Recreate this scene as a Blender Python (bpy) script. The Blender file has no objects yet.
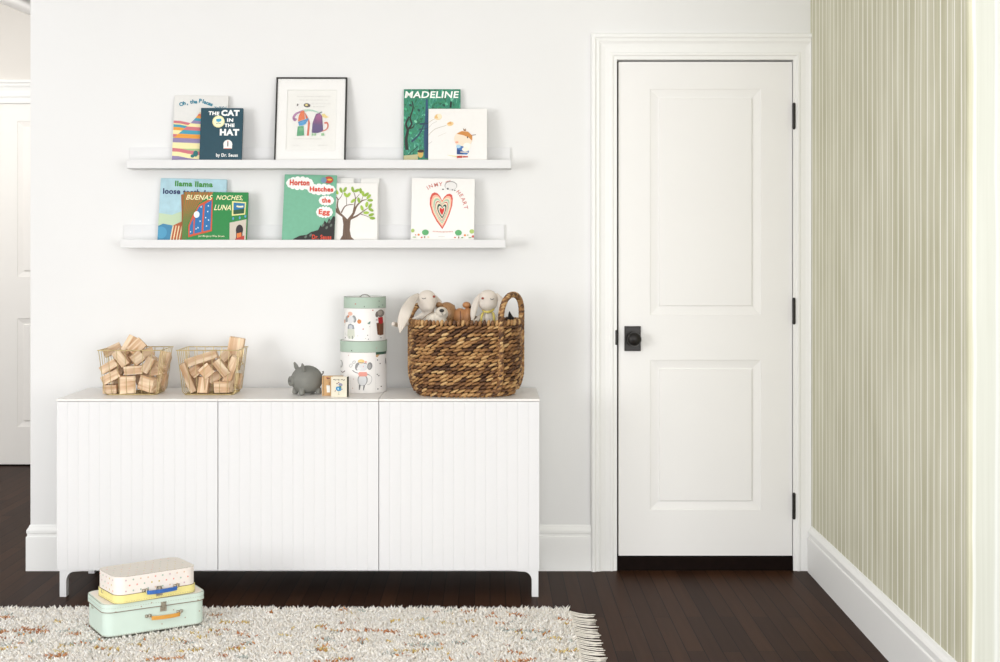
import bpy, bmesh, math, random
from mathutils import Vector, Matrix, Euler, Quaternion
random.seed(7)
PI = math.pi
S = bpy.context.scene
COL = S.collection
F, HX, HY, CAMY, CAMZ = 1353.0, 490.0, 246.0, -5.487, 1.315

def X(px, Y): return (px - HX) / F * (Y - CAMY)
def Z(py, Y): return CAMZ - (py - HY) / F * (Y - CAMY)
def s2l(c): return c / 12.92 if c <= .04045 else ((c + .055) / 1.055) ** 2.4
def rgb(h):
    if isinstance(h, (tuple, list)): return tuple(h[:3])
    h = h.lstrip('#'); return tuple(s2l(int(h[i:i+2], 16) / 255) for i in (0, 2, 4))

# ---------------------------------------------------------------- materials
def newmat(name):
    m = bpy.data.materials.new(name); m.use_nodes = True
    nt = m.node_tree; return m, nt, nt.nodes['Principled BSDF']
def node(nt, t, **kw):
    n = nt.nodes.new(t)
    for k, v in kw.items():
        if k in n.inputs: n.inputs[k].default_value = v
        else: setattr(n, k, v)
    return n
def mat(name, col, rough=.6, metal=0, bump=0, scale=60, var=0, spec=.5, vscale=None):
    m, nt, b = newmat(name)
    c = rgb(col)
    b.inputs['Roughness'].default_value = rough; b.inputs['Metallic'].default_value = metal
    b.inputs['Specular IOR Level'].default_value = spec
    tc = node(nt, 'ShaderNodeTexCoord')
    nz = node(nt, 'ShaderNodeTexNoise', Scale=vscale or scale, Detail=4.0)
    nt.links.new(tc.outputs['Object'], nz.inputs['Vector'])
    r = node(nt, 'ShaderNodeValToRGB'); v = var
    r.color_ramp.elements[0].position = .3; r.color_ramp.elements[1].position = .7
    r.color_ramp.elements[0].color = (*[x * (1 - v) for x in c], 1)
    r.color_ramp.elements[1].color = (*[min(1, x * (1 + v)) for x in c], 1)
    nt.links.new(nz.outputs['Fac'], r.inputs['Fac']); nt.links.new(r.outputs['Color'], b.inputs['Base Color'])
    if bump:
        nb = node(nt, 'ShaderNodeTexNoise', Scale=scale, Detail=3.0)
        nt.links.new(tc.outputs['Object'], nb.inputs['Vector'])
        bp = node(nt, 'ShaderNodeBump', Strength=bump, Distance=.002)
        nt.links.new(nb.outputs['Fac'], bp.inputs['Height']); nt.links.new(bp.outputs['Normal'], b.inputs['Normal'])
    return m
def ink_mat(name='printed_ink', rough=.55):
    m, nt, b = newmat(name); a = node(nt, 'ShaderNodeVertexColor'); a.layer_name = 'Col'
    nt.links.new(a.outputs['Color'], b.inputs['Base Color']); b.inputs['Roughness'].default_value = rough
    return m
def island_mat(name, cols, rough=.7, bump=.3, scale=(30, 30, 30)):
    m, nt, b = newmat(name); g = node(nt, 'ShaderNodeNewGeometry'); r = node(nt, 'ShaderNodeValToRGB')
    el = r.color_ramp.elements
    while len(el) < len(cols): el.new(.5)
    for i, c in enumerate(cols): el[i].position = i / (len(cols) - 1); el[i].color = (*rgb(c), 1)
    tc = node(nt, 'ShaderNodeTexCoord'); mp = node(nt, 'ShaderNodeMapping'); mp.inputs['Scale'].default_value = scale
    nz = node(nt, 'ShaderNodeTexNoise', Scale=1.0, Detail=4.0)
    nt.links.new(tc.outputs['Object'], mp.inputs['Vector']); nt.links.new(mp.outputs[0], nz.inputs['Vector'])
    mx = node(nt, 'ShaderNodeMath', operation='MULTIPLY_ADD'); mx.inputs[1].default_value = .6; 
    ad = node(nt, 'ShaderNodeMath', operation='MULTIPLY_ADD'); ad.inputs[1].default_value = .75
    nt.links.new(g.outputs['Random Per Island'], ad.inputs[0])
    nt.links.new(nz.outputs['Fac'], mx.inputs[0]); mx.inputs[2].default_value = -.18
    nt.links.new(mx.outputs[0], ad.inputs[2]); nt.links.new(ad.outputs[0], r.inputs['Fac'])
    nt.links.new(r.outputs['Color'], b.inputs['Base Color']); b.inputs['Roughness'].default_value = rough
    bp = node(nt, 'ShaderNodeBump', Strength=bump, Distance=.002); nt.links.new(nz.outputs['Fac'], bp.inputs['Height'])
    nt.links.new(bp.outputs['Normal'], b.inputs['Normal'])
    return m
def wood_mat(name, c0, c1, stretch=(6, 60, 60), rough=.6):
    m, nt, b = newmat(name); tc = node(nt, 'ShaderNodeTexCoord'); mp = node(nt, 'ShaderNodeMapping'); mp.inputs['Scale'].default_value = stretch
    oi = node(nt, 'ShaderNodeObjectInfo'); nt.links.new(tc.outputs['Object'], mp.inputs['Vector'])
    cb = node(nt, 'ShaderNodeVectorMath', operation='ADD'); sc = node(nt, 'ShaderNodeMath', operation='MULTIPLY'); sc.inputs[1].default_value = 40
    nt.links.new(oi.outputs['Random'], sc.inputs[0]); nt.links.new(mp.outputs[0], cb.inputs[0]); nt.links.new(sc.outputs[0], cb.inputs[1])
    nz = node(nt, 'ShaderNodeTexNoise', Scale=1.0, Detail=5.0, Distortion=.6); nt.links.new(cb.outputs[0], nz.inputs['Vector'])
    r = node(nt, 'ShaderNodeValToRGB'); r.color_ramp.elements[0].position = .32; r.color_ramp.elements[1].position = .68
    r.color_ramp.elements[0].color = (*rgb(c0), 1); r.color_ramp.elements[1].color = (*rgb(c1), 1)
    nt.links.new(nz.outputs['Fac'], r.inputs['Fac'])
    hs = node(nt, 'ShaderNodeHueSaturation'); vr = node(nt, 'ShaderNodeMapRange'); vr.inputs[3].default_value = .86; vr.inputs[4].default_value = 1.08
    nt.links.new(oi.outputs['Random'], vr.inputs[0]); nt.links.new(vr.outputs[0], hs.inputs['Value']); nt.links.new(r.outputs['Color'], hs.inputs['Color'])
    nt.links.new(hs.outputs['Color'], b.inputs['Base Color']); b.inputs['Roughness'].default_value = rough
    return m
def floor_mat():
    m, nt, b = newmat('dark_floorboards'); tc = node(nt, 'ShaderNodeTexCoord')
    mp = node(nt, 'ShaderNodeMapping'); mp.inputs['Rotation'].default_value = (0, 0, PI/2); mp.inputs['Scale'].default_value = (1, 1, 1)
    nt.links.new(tc.outputs['Object'], mp.inputs['Vector'])
    br = node(nt, 'ShaderNodeTexBrick'); br.offset = .37; br.inputs['Scale'].default_value = 1
    br.inputs['Brick Width'].default_value = 1.1; br.inputs['Row Height'].default_value = .058; br.inputs['Mortar Size'].default_value = .0018
    br.inputs['Mortar Smooth'].default_value = .3; br.inputs['Bias'].default_value = 0
    br.inputs['Color1'].default_value = (*rgb('#3e281b'), 1); br.inputs['Color2'].default_value = (*rgb('#2e1c13'), 1); br.inputs['Mortar'].default_value = (*rgb('#120906'), 1)
    nt.links.new(mp.outputs[0], br.inputs['Vector'])
    m2 = node(nt, 'ShaderNodeMapping'); m2.inputs['Scale'].default_value = (60, 3, 1); nt.links.new(tc.outputs['Object'], m2.inputs['Vector'])
    nz = node(nt, 'ShaderNodeTexNoise', Scale=1.0, Detail=6.0); nt.links.new(m2.outputs[0], nz.inputs['Vector'])
    r = node(nt, 'ShaderNodeMapRange'); r.inputs[3].default_value = .72; r.inputs[4].default_value = 1.3; nt.links.new(nz.outputs['Fac'], r.inputs[0])
    hs = node(nt, 'ShaderNodeHueSaturation'); nt.links.new(br.outputs['Color'], hs.inputs['Color']); nt.links.new(r.outputs[0], hs.inputs['Value'])
    nt.links.new(hs.outputs['Color'], b.inputs['Base Color'])
    b.inputs['Roughness'].default_value = .42; b.inputs['Specular IOR Level'].default_value = .035
    bp = node(nt, 'ShaderNodeBump', Strength=.25, Distance=.002); nt.links.new(br.outputs['Fac'], bp.inputs['Height']); bp.invert = True
    nt.links.new(bp.outputs['Normal'], b.inputs['Normal'])
    return m
def wallpaper_mat():
    # u = distance along the wall in metres (UV), v = height
    m, nt, b = newmat('striped_wallpaper'); uv = node(nt, 'ShaderNodeUVMap'); uv.uv_map = 'UVMap'
    sp = node(nt, 'ShaderNodeSeparateXYZ'); nt.links.new(uv.outputs[0], sp.inputs[0])
    # slow wobble of the lines
    mw = node(nt, 'ShaderNodeMapping'); mw.inputs['Scale'].default_value = (9, 1.6, 1); nt.links.new(uv.outputs[0], mw.inputs['Vector'])
    nw = node(nt, 'ShaderNodeTexNoise', Scale=1.0, Detail=2.0); nt.links.new(mw.outputs[0], nw.inputs['Vector'])
    wob = node(nt, 'ShaderNodeMath', operation='MULTIPLY_ADD'); wob.inputs[1].default_value = .020
    nt.links.new(nw.outputs['Fac'], wob.inputs[0]); nt.links.new(sp.outputs[0], wob.inputs[2])
    def lines(period, off, w0, w1):
        a = node(nt, 'ShaderNodeMath', operation='ADD'); a.inputs[1].default_value = off; nt.links.new(wob.outputs[0], a.inputs[0])
        d = node(nt, 'ShaderNodeMath', operation='DIVIDE'); d.inputs[1].default_value = period; nt.links.new(a.outputs[0], d.inputs[0])
        f = node(nt, 'ShaderNodeMath', operation='FRACT'); nt.links.new(d.outputs[0], f.inputs[0])
        s = node(nt, 'ShaderNodeMath', operation='SUBTRACT'); s.inputs[1].default_value = .5; nt.links.new(f.outputs[0], s.inputs[0])
        ab = node(nt, 'ShaderNodeMath', operation='ABSOLUTE'); nt.links.new(s.outputs[0], ab.inputs[0])
        r = node(nt, 'ShaderNodeMapRange'); r.inputs[1].default_value = w0/period; r.inputs[2].default_value = w1/period; r.inputs[3].default_value = 1; r.inputs[4].default_value = 0
        nt.links.new(ab.outputs[0], r.inputs[0]); return r.outputs[0]
    l1 = lines(.0605, -.013, .0022, .0062)
    l2 = lines(.1043, .03, .0008, .0055)
    ms = node(nt, 'ShaderNodeMapping'); ms.inputs['Scale'].default_value = (125, 1.3, 1); nt.links.new(uv.outputs[0], ms.inputs['Vector'])
    ns = node(nt, 'ShaderNodeTexNoise', Scale=1.0, Detail=4.0, Roughness=.65); nt.links.new(ms.outputs[0], ns.inputs['Vector'])
    mb = node(nt, 'ShaderNodeMapping'); mb.inputs['Scale'].default_value = (7, 2.0, 1); nt.links.new(uv.outputs[0], mb.inputs['Vector'])
    nb = node(nt, 'ShaderNodeTexNoise', Scale=1.0, Detail=3.0); nt.links.new(mb.outputs[0], nb.inputs['Vector'])
    r = node(nt, 'ShaderNodeValToRGB'); r.color_ramp.elements[0].position = .3; r.color_ramp.elements[1].position = .72
    r.color_ramp.elements[0].color = (*rgb('#b3b091'), 1); r.color_ramp.elements[1].color = (*rgb('#dcdac6'), 1)
    av = node(nt, 'ShaderNodeMath', operation='MULTIPLY_ADD'); av.inputs[1].default_value = .55
    hb = node(nt, 'ShaderNodeMath', operation='MULTIPLY'); hb.inputs[1].default_value = .45; nt.links.new(nb.outputs['Fac'], hb.inputs[0])
    nt.links.new(ns.outputs['Fac'], av.inputs[0]); nt.links.new(hb.outputs[0], av.inputs[2]); nt.links.new(av.outputs[0], r.inputs['Fac'])
    m1 = node(nt, 'ShaderNodeMix', data_type='RGBA'); nt.links.new(r.outputs['Color'], m1.inputs[6]); m1.inputs[7].default_value = (*rgb('#ecebe2'), 1)
    k2 = node(nt, 'ShaderNodeMath', operation='MULTIPLY'); k2.inputs[1].default_value = .6; nt.links.new(l2, k2.inputs[0]); nt.links.new(k2.outputs[0], m1.inputs[0])
    m2 = node(nt, 'ShaderNodeMix', data_type='RGBA'); nt.links.new(m1.outputs[2], m2.inputs[6]); m2.inputs[7].default_value = (*rgb('#f6f5ee'), 1)
    k1 = node(nt, 'ShaderNodeMath', operation='MULTIPLY'); k1.inputs[1].default_value = .85; nt.links.new(l1, k1.inputs[0]); nt.links.new(k1.outputs[0], m2.inputs[0])
    # same paper past the corner; its brighter lighting is mixed in as paler colour
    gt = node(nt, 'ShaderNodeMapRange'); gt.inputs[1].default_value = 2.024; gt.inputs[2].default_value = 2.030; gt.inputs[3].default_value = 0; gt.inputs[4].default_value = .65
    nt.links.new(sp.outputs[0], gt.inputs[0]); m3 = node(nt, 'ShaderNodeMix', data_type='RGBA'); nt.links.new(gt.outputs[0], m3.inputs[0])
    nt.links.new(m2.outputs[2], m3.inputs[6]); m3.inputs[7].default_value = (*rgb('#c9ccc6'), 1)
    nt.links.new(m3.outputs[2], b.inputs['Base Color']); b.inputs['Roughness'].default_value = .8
    return m

WALL = mat('wall_paint', '#e5e5e4', .85, var=.012, vscale=1.2, bump=.04, scale=180)
TRIM = mat('trim_paint', '#eeeeec', .45, var=.004, spec=.25)
DOORP = mat('door_paint', '#ecebe9', .45, var=.006, vscale=3, spec=.25)
CAB = mat('cabinet_lacquer', '#dcdcdd', .4, var=.004, spec=.35)
CABTOP = mat('cabinet_top_lacquer', '#e6e3df', .35, var=.01, vscale=6, spec=.3)
SHELF = mat('shelf_lacquer', '#dfdfdf', .55, var=.004, spec=.2)
BLACK = mat('oil_rubbed_bronze', '#1d1a18', .38, metal=.4, bump=.1, scale=120, var=.25)
FLOOR = floor_mat()
DARKW = mat('dark_stained_wood', '#140b08', .7, spec=.08, bump=.1, var=.25, scale=30)
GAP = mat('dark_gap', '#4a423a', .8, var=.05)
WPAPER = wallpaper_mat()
CEIL = mat('ceiling_paint', '#f3f2f0', .9, var=.004)
INK = ink_mat()
PAGE = mat('book_pages', '#ece8df', .8, var=.05, vscale=300)
GOLD = mat('brass_wire', '#c7b485', .35, metal=.75, var=.12)
WOODB = wood_mat('pale_wood', '#bb9169', '#ead5b8')
CLAY = mat('dark_grey_stoneware', '#7a7a74', .75, bump=.12, var=.08, scale=140, vscale=14)
CREAM = mat('cream_linen', '#d3cabf', .9, bump=.3, scale=500, var=.05, vscale=40)
CREAM2 = mat('cream_linen_inner_ear', '#c6bdb0', .9, bump=.3, scale=500, var=.08, vscale=40)

# ---------------------------------------------------------------- mesh collector
class MB:
    def __init__(s): s.v = []; s.f = []; s.c = []; s.mi = []; s.col = (1, 1, 1); s.m = 0
    def add(s, vs, fs, col=None, mi=None):
        o = len(s.v); s.v += [tuple(v) for v in vs]
        for f in fs: s.f.append([i + o for i in f]); s.c.append(col or s.col); s.mi.append(s.m if mi is None else mi)
    def box(s, a, b, M=None, **k):
        (x0, y0, z0), (x1, y1, z1) = a, b
        vs = [Vector(p) for p in [(x0,y0,z0),(x1,y0,z0),(x1,y1,z0),(x0,y1,z0),(x0,y0,z1),(x1,y0,z1),(x1,y1,z1),(x0,y1,z1)]]
        if M: vs = [M @ v for v in vs]
        s.add(vs, [(3,2,1,0),(4,5,6,7),(0,1,5,4),(1,2,6,5),(2,3,7,6),(3,0,4,7)], **k)
    def tube(s, pts, r, n=8, closed=False, cap=True, **k):
        pts = [Vector(p) for p in pts]; N = len(pts); vs = []; up = None
        rs = r if isinstance(r, (list, tuple)) else [r] * N
        for i, p in enumerate(pts):
            if closed: t = pts[(i+1) % N] - pts[i-1]
            else: t = pts[min(i+1, N-1)] - pts[max(i-1, 0)]
            t.normalize()
            if up is None:
                up = t.orthogonal().normalized()
            else:
                up = (up - t * up.dot(t)); up = up.normalized() if up.length > 1e-6 else t.orthogonal().normalized()
            w = t.cross(up)
            for j in range(n):
                a = 2*PI*j/n; vs.append(p + (up*math.cos(a) + w*math.sin(a)) * rs[i])
        fs = []
        for i in range(N if closed else N-1):
            for j in range(n):
                a = i*n+j; b = i*n+(j+1) % n; c = ((i+1) % N)*n+(j+1) % n; d = ((i+1) % N)*n+j
                fs.append((a, b, c, d))
        if not closed and cap: fs.append(tuple(range(n))[::-1]); fs.append(tuple((N-1)*n+j for j in range(n)))
        s.add(vs, fs, **k)
    def lathe(s, prof, n=48, M=None, **k):
        vs = []
        for r, z in prof:
            for j in range(n):
                a = 2*PI*j/n; v = Vector((r*math.cos(a), r*math.sin(a), z)); vs.append(M @ v if M else v)
        fs = [(i*n+j, i*n+(j+1) % n, (i+1)*n+(j+1) % n, (i+1)*n+j) for i in range(len(prof)-1) for j in range(n)]
        if prof[0][0] > 1e-6: fs.append(tuple(range(n))[::-1])
        if prof[-1][0] > 1e-6: fs.append(tuple((len(prof)-1)*n+j for j in range(n)))
        s.add(vs, fs, **k)
    def ell(s, c, r, M=None, nu=16, nv=10, **k):
        c = Vector(c); r = Vector(r) if not isinstance(r, (int, float)) else Vector((r, r, r)); vs = []
        for i in range(1, nv):
            th = PI*i/nv
            for j in range(nu):
                ph = 2*PI*j/nu
                v = Vector((r.x*math.sin(th)*math.cos(ph), r.y*math.sin(th)*math.sin(ph), r.z*math.cos(th)))
                if M: v = M @ v
                vs.append(c + v)
        top = Vector((0, 0, r.z)); bot = Vector((0, 0, -r.z))
        if M: top = M @ top; bot = M @ bot
        vs += [c + top, c + bot]; T = len(vs)-2; B = T+1; fs = []
        for i in range(nv-2):
            for j in range(nu):
                fs.append((i*nu+j, (i+1)*nu+j, (i+1)*nu+(j+1) % nu, i*nu+(j+1) % nu))
        for j in range(nu):
            fs.append((T, j, (j+1) % nu)); fs.append((B, (nv-2)*nu+(j+1) % nu, (nv-2)*nu+j))
        s.add(vs, fs, **k)
    def prism(s, pts, y0, y1, **k):   # pts in x,z extruded along y
        n = len(pts); vs = [(x, y0, z) for x, z in pts] + [(x, y1, z) for x, z in pts]
        fs = [tuple(range(n)), tuple(range(2*n-1, n-1, -1))] + [(j, j+n, (j+1) % n + n, (j+1) % n) for j in range(n)]
        s.add(vs, fs, **k)
    def build(s, name, mats, parent=None, smooth=False, bevel=0, local=False, keep=False, seg=2):
        me = bpy.data.meshes.new(name)
        off = Vector((0, 0, 0))
        if parent is not None and not local: off = parent['_o'] if False else Vector(ORG.get(parent.name, (0, 0, 0)))
        me.from_pydata([tuple(Vector(v) - off) for v in s.v], [], s.f)
        if not isinstance(mats, (list, tuple)): mats = [mats]
        for m in mats: me.materials.append(m)
        for p, mi in zip(me.polygons, s.mi): p.material_index = mi; p.use_smooth = smooth
        if INK in mats or any(m.get('vc') for m in mats):
            ca = me.color_attributes.new('Col', 'FLOAT_COLOR', 'CORNER')
            for p, c in zip(me.polygons, s.c):
                c = rgb(c)
                for li in p.loop_indices: ca.data[li].color = (*c, 1)
        bm = bmesh.new(); bm.from_mesh(me)
        if not keep: bmesh.ops.recalc_face_normals(bm, faces=bm.faces)
        bm.to_mesh(me); bm.free()
        o = bpy.data.objects.new(name, me); COL.objects.link(o)
        if parent is not None: o.parent = parent
        ORG[o.name] = tuple(off)
        if bevel:
            b = o.modifiers.new('bevel', 'BEVEL'); b.width = bevel; b.segments = seg; b.limit_method = 'ANGLE'; b.angle_limit = math.radians(40)
        if smooth and smooth != 'all':
            pass
        return o
ORG = {}
def thing(name, label, cat, loc=(0, 0, 0), rot=(0, 0, 0), group=None, local=False):
    o = bpy.data.objects.new(name, None); COL.objects.link(o); o.empty_display_size = .05
    o.location = loc; o.rotation_euler = rot; o['label'] = label; o['category'] = cat
    if group: o['group'] = group
    ORG[o.name] = (0, 0, 0) if local else tuple(loc)
    return o
def struct(o): o['kind'] = 'structure'; return o
def tag(o, label, cat, group=None):
    o['label'] = label; o['category'] = cat
    if group: o['group'] = group
    return o
def autosmooth(o, ang=35):
    me = o.data
    for p in me.polygons: p.use_smooth = True
    bm = bmesh.new(); bm.from_mesh(me)
    for e in bm.edges:
        if len(e.link_faces) == 2 and e.calc_face_angle(0) > math.radians(ang): e.smooth = False
    bm.to_mesh(me); bm.free(); return o
def rrect(hw, hd, r, n=6):
    pts = []
    for cx, cy, a0 in ((hw-r, hd-r, 0), (-hw+r, hd-r, PI/2), (-hw+r, -hd+r, PI), (hw-r, -hd+r, 1.5*PI)):
        for i in range(n+1):
            a = a0 + PI/2*i/n; pts.append((cx+r*math.cos(a), cy+r*math.sin(a)))
    return pts
def slab(mb, pts, z0, z1, **k):
    n = len(pts); vs = [(x, y, z0) for x, y in pts] + [(x, y, z1) for x, y in pts]
    mb.add(vs, [tuple(range(n))[::-1], tuple(range(n, 2*n))] + [(j, (j+1) % n, (j+1) % n+n, j+n) for j in range(n)], **k)

# ---------------------------------------------------------------- camera, light, world
cam = bpy.data.cameras.new('camera'); co = bpy.data.objects.new('camera', cam); COL.objects.link(co)
co.location = (0, CAMY, CAMZ); co.rotation_euler = (PI/2, 0, 0)
cam.sensor_width = 36; cam.lens = F / 1000 * 36
cam.shift_x = (500 - HX) / 1000; cam.shift_y = -(331 - HY) / 1000
S.camera = co
w = bpy.data.worlds.new('world'); S.world = w; w.use_nodes = True
w.node_tree.nodes['Background'].inputs[0].default_value = (1.0, 1.0, 1.0, 1); w.node_tree.nodes['Background'].inputs[1].default_value = .95
def area(name, loc, tgt, sx, sy, power, col=(1, 1, 1)):
    l = bpy.data.lights.new(name, 'AREA'); l.shape = 'RECTANGLE'; l.size = sx; l.size_y = sy; l.energy = power; l.color = col
    o = bpy.data.objects.new(name, l); COL.objects.link(o); o.location = loc
    o.rotation_euler = (Vector(tgt) - Vector(loc)).to_track_quat('-Z', 'Y').to_euler(); return o
area('window_light', (1.2, -7.0, 1.3), (.6, 0, .8), 4.2, 2.4, 134, (1, 1, .995))
area('side_fill_light', (-4.7, -5.6, 1.4), (1.3, -.8, .4), 2.4, 2.0, 168, (1, 1, .995))  # unseen fill added at left to brighten the right wall and baseboard
area('right_fill_light', (2.1, -6.0, 1.2), (.7, 0, .5), 1.6, 1.8, 36, (1, 1, .995))  # unseen low fill added at right to lift the wall by the door
area('overhead_fill_light', (-.4, -2.6, 2.55), (-.4, -1.6, 0), 2.6, 1.6, 26, (1, .99, .97))  # unseen overhead fill added to brighten the rug
area('hall_light', (-3.1, .9, 2.3), (-2.5, 2.6, 1.0), 1.0, .8, 19, (1, .98, .95))
S.view_settings.view_transform = 'Standard'; S.view_settings.look = 'None'
S.cycles.max_bounces = 8; S.cycles.diffuse_bounces = 5
S.cycles.use_denoising = True

# ---------------------------------------------------------------- room shell
fl = MB(); fl.box((-5, -7.2, -.05), (3.2, 2.75, 0)); struct(fl.build('floor', FLOOR))
cl = MB(); cl.box((-1.95, -4.6, 2.62), (1.9, .12, 2.7)); struct(cl.build('ceiling', CEIL))
# sloping hall ceiling
a, b_ = Z(3, 2.6), Z(14.5, 2.6); xa, xb = X(0, 2.6), X(28, 2.6); sl = (b_ - a) / (xb - xa)
def hz(x): return a + sl * (x - xa)
hc = MB(); pts = [(-5, hz(-5)), (-1.2, hz(-1.2)), (-1.2, hz(-1.2)+.06), (-5, hz(-5)+.06)]
hc.prism(pts, .13, 2.6); hcb = hc.build('ceiling_hall', CEIL); struct(hcb)

def wall_hole(name, x0, x1, z1, y0, y1, hx0, hx1, hz1, m):
    mb = MB()
    if hx0 > x0: mb.box((x0, y0, 0), (hx0, y1, z1))
    mb.box((hx0, y0, hz1), (hx1, y1, z1))
    if x1 > hx1: mb.box((hx1, y0, 0), (x1, y1, z1))
    return struct(mb.build(name, m))
DX0, DX1, DZ0, DZ1 = X(618, 0), X(793, 0), Z(556, 0), Z(61, 0)
RX = 1.300
wall_hole('wall_back', X(30.5, 0), RX, 2.62, 0, .12, DX0-.004, DX1+.004, DZ1+.004, WALL)
HXL, HXR, HZ0, HZ1 = X(-4, 2.6), X(-4, 2.6)+.74, Z(464.5, 2.6), Z(100.5, 2.6)
wall_hole('wall_hall', -5, -1.0, 2.95, 2.6, 2.72, HXL-.004, HXR+.004, HZ1+.006, mat('hall_wall_paint', '#dedad4', .85, var=.01, vscale=2))
hl = MB(); hl.box((-5.05, -4.2, 0), (-4.95, 2.6, 2.95)); struct(hl.build('wall_left', WALL))

# right wall with wallpapered side and front return, rounded corner
def right_wall():
    xb, yb = RX, 0.0; xf, yf = 1.268, -1.90
    out = [(xb, .12), (xb, 0), (xf + (xb-xf)*.0, yf + .012), (xf+.003, yf+.004), (xf + .012, yf), (3.0, yf)]
    # back corner exact
    vs = []; fs = []; us = []; u = 0
    for i, p in enumerate(out):
        if i: u += math.hypot(p[0]-out[i-1][0], p[1]-out[i-1][1])
        vs += [(p[0], p[1], 0), (p[0], p[1], 2.62)]; us.append(u)
    n = len(out)
    for i in range(n-1): fs.append((2*i, 2*i+1, 2*i+3, 2*i+2))
    # back closure
    vs += [(3.0, .12, 0), (3.0, .12, 2.62)]
    fs.append((2*n-2, 2*n-1, 2*n+1, 2*n)); fs.append((2*n, 2*n+1, 1, 0))
    fs.append(tuple(2*i+1 for i in range(n+1))[::-1])
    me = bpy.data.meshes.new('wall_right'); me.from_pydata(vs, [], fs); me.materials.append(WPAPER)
    uv = me.uv_layers.new(name='UVMap')
    for p in me.polygons:
        for li in p.loop_indices:
            vi = me.loops[li].vertex_index; uv.data[li].uv = ((us[vi//2] if vi//2 < n else 5), vs[vi][2])
    bm = bmesh.new(); bm.from_mesh(me); bmesh.ops.recalc_face_normals(bm, faces=bm.faces); bm.to_mesh(me); bm.free()
    o = bpy.data.objects.new('wall_right', me); COL.objects.link(o); struct(o)
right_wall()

# baseboards: profile (distance out, height)
BP = [(0, 0), (.018, 0), (.018, .132), (.0175, .138), (.013, .141), (.013, .150), (.016, .153), (.016, .163), (.012, .170), (.007, .176), (.004, .183), (0, .185)]
def sweep(name, path, mat_, prof, parent=None, st=True):
    # path: list of (x,y) and outward normal is to the right of travel
    mb = MB(); N = len(path); vs = []
    for i, p in enumerate(path):
        p = Vector(p)
        d1 = (Vector(path[i]) - Vector(path[i-1])).normalized() if i else None
        d2 = (Vector(path[i+1]) - Vector(path[i])).normalized() if i < N-1 else None
        d1 = d1 or d2; d2 = d2 or d1
        n1 = Vector((d1.y, -d1.x)); n2 = Vector((d2.y, -d2.x)); nn = (n1+n2).normalized(); nn = nn / max(.3, nn.dot(n1))
        for (o_, h) in prof: vs.append((p.x+nn.x*o_, p.y+nn.y*o_, h))
    k = len(prof)
    fs = [(i*k+j, i*k+(j+1) % k, (i+1)*k+(j+1) % k, (i+1)*k+j) for i in range(N-1) for j in range(k)]
    fs += [tuple(range(k)), tuple((N-1)*k+j for j in range(k))[::-1]]
    mb.add(vs, fs); o = mb.build(name, mat_, parent)
    return struct(o) if st else o
wl = X(30.5, 0)
sweep('baseboard_back', [(wl, .12), (wl, 0), (X(592, 0), 0)], TRIM, [(a_*.8, b_) for a_, b_ in BP])
sweep('baseboard_right', [(RX, -.026), (1.268, -1.90), (2.9, -1.90)], TRIM, BP)

# mitred door casing, profile = (inset from outer edge, projection)
def casing(name, x0, x1, z0, z1, wd, y, sc=1.0, cutx=None, mat_=TRIM):
    pr = [(0, 0), (0, .024), (.004, .027), (.014, .027), (.018, .022), (.024, .020), (.030, .022), (.040, .016), (.055, .013), (.074, .013), (.078, .016), (.086, .016), (.090, .011), (wd, .010), (wd, 0)]
    if sc != 1: pr = [(a_*wd/.1, b_) for a_, b_ in pr]
    # outline: outer rectangle x0..x1, up to z1; legs to z0
    vs = []; k = len(pr)
    for (cx, cz, sx, sz) in ((x0, z0, 1, 0), (x0, z1, 1, -1), (x1, z1, -1, -1), (x1, z0, -1, 0)):
        for i_, h in pr: vs.append((cx+sx*i_, y-h, cz+sz*i_))
    fs = [(i*k+j, (i+1)*k+j, (i+1)*k+(j+1) % k, i*k+(j+1) % k) for i in range(3) for j in range(k)]
    fs += [tuple(range(k)), tuple(3*k+j for j in range(k))]
    mb = MB(); mb.add(vs, fs); o = mb.build(name, mat_)
    if cutx:
        bm = bmesh.new(); bm.from_mesh(o.data)
        r = bmesh.ops.bisect_plane(bm, geom=bm.verts[:]+bm.edges[:]+bm.faces[:], plane_co=(cutx, 0, 0), plane_no=(1, 0, 0), clear_outer=True)
        bmesh.ops.holes_fill(bm, edges=[e for e in bm.edges if e.is_boundary]); bm.to_mesh(o.data); bm.free()
    return struct(o)
casing('trim_1', X(591.5, -.02), X(616.5, 0) + (X(617, 0) - X(592, 0)) * 0 + (DX1 + .004 - (DX0 - .004)) + .1 + .0, 0, Z(33.5, -.02), X(616.5, 0)-X(591.5, -.02), 0, 1, cutx=RX-.0015)
casing('trim_2', HXL-.125, HXR+.125, 0, Z(79.5, 2.58), .118, 2.6, 1.2)

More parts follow.
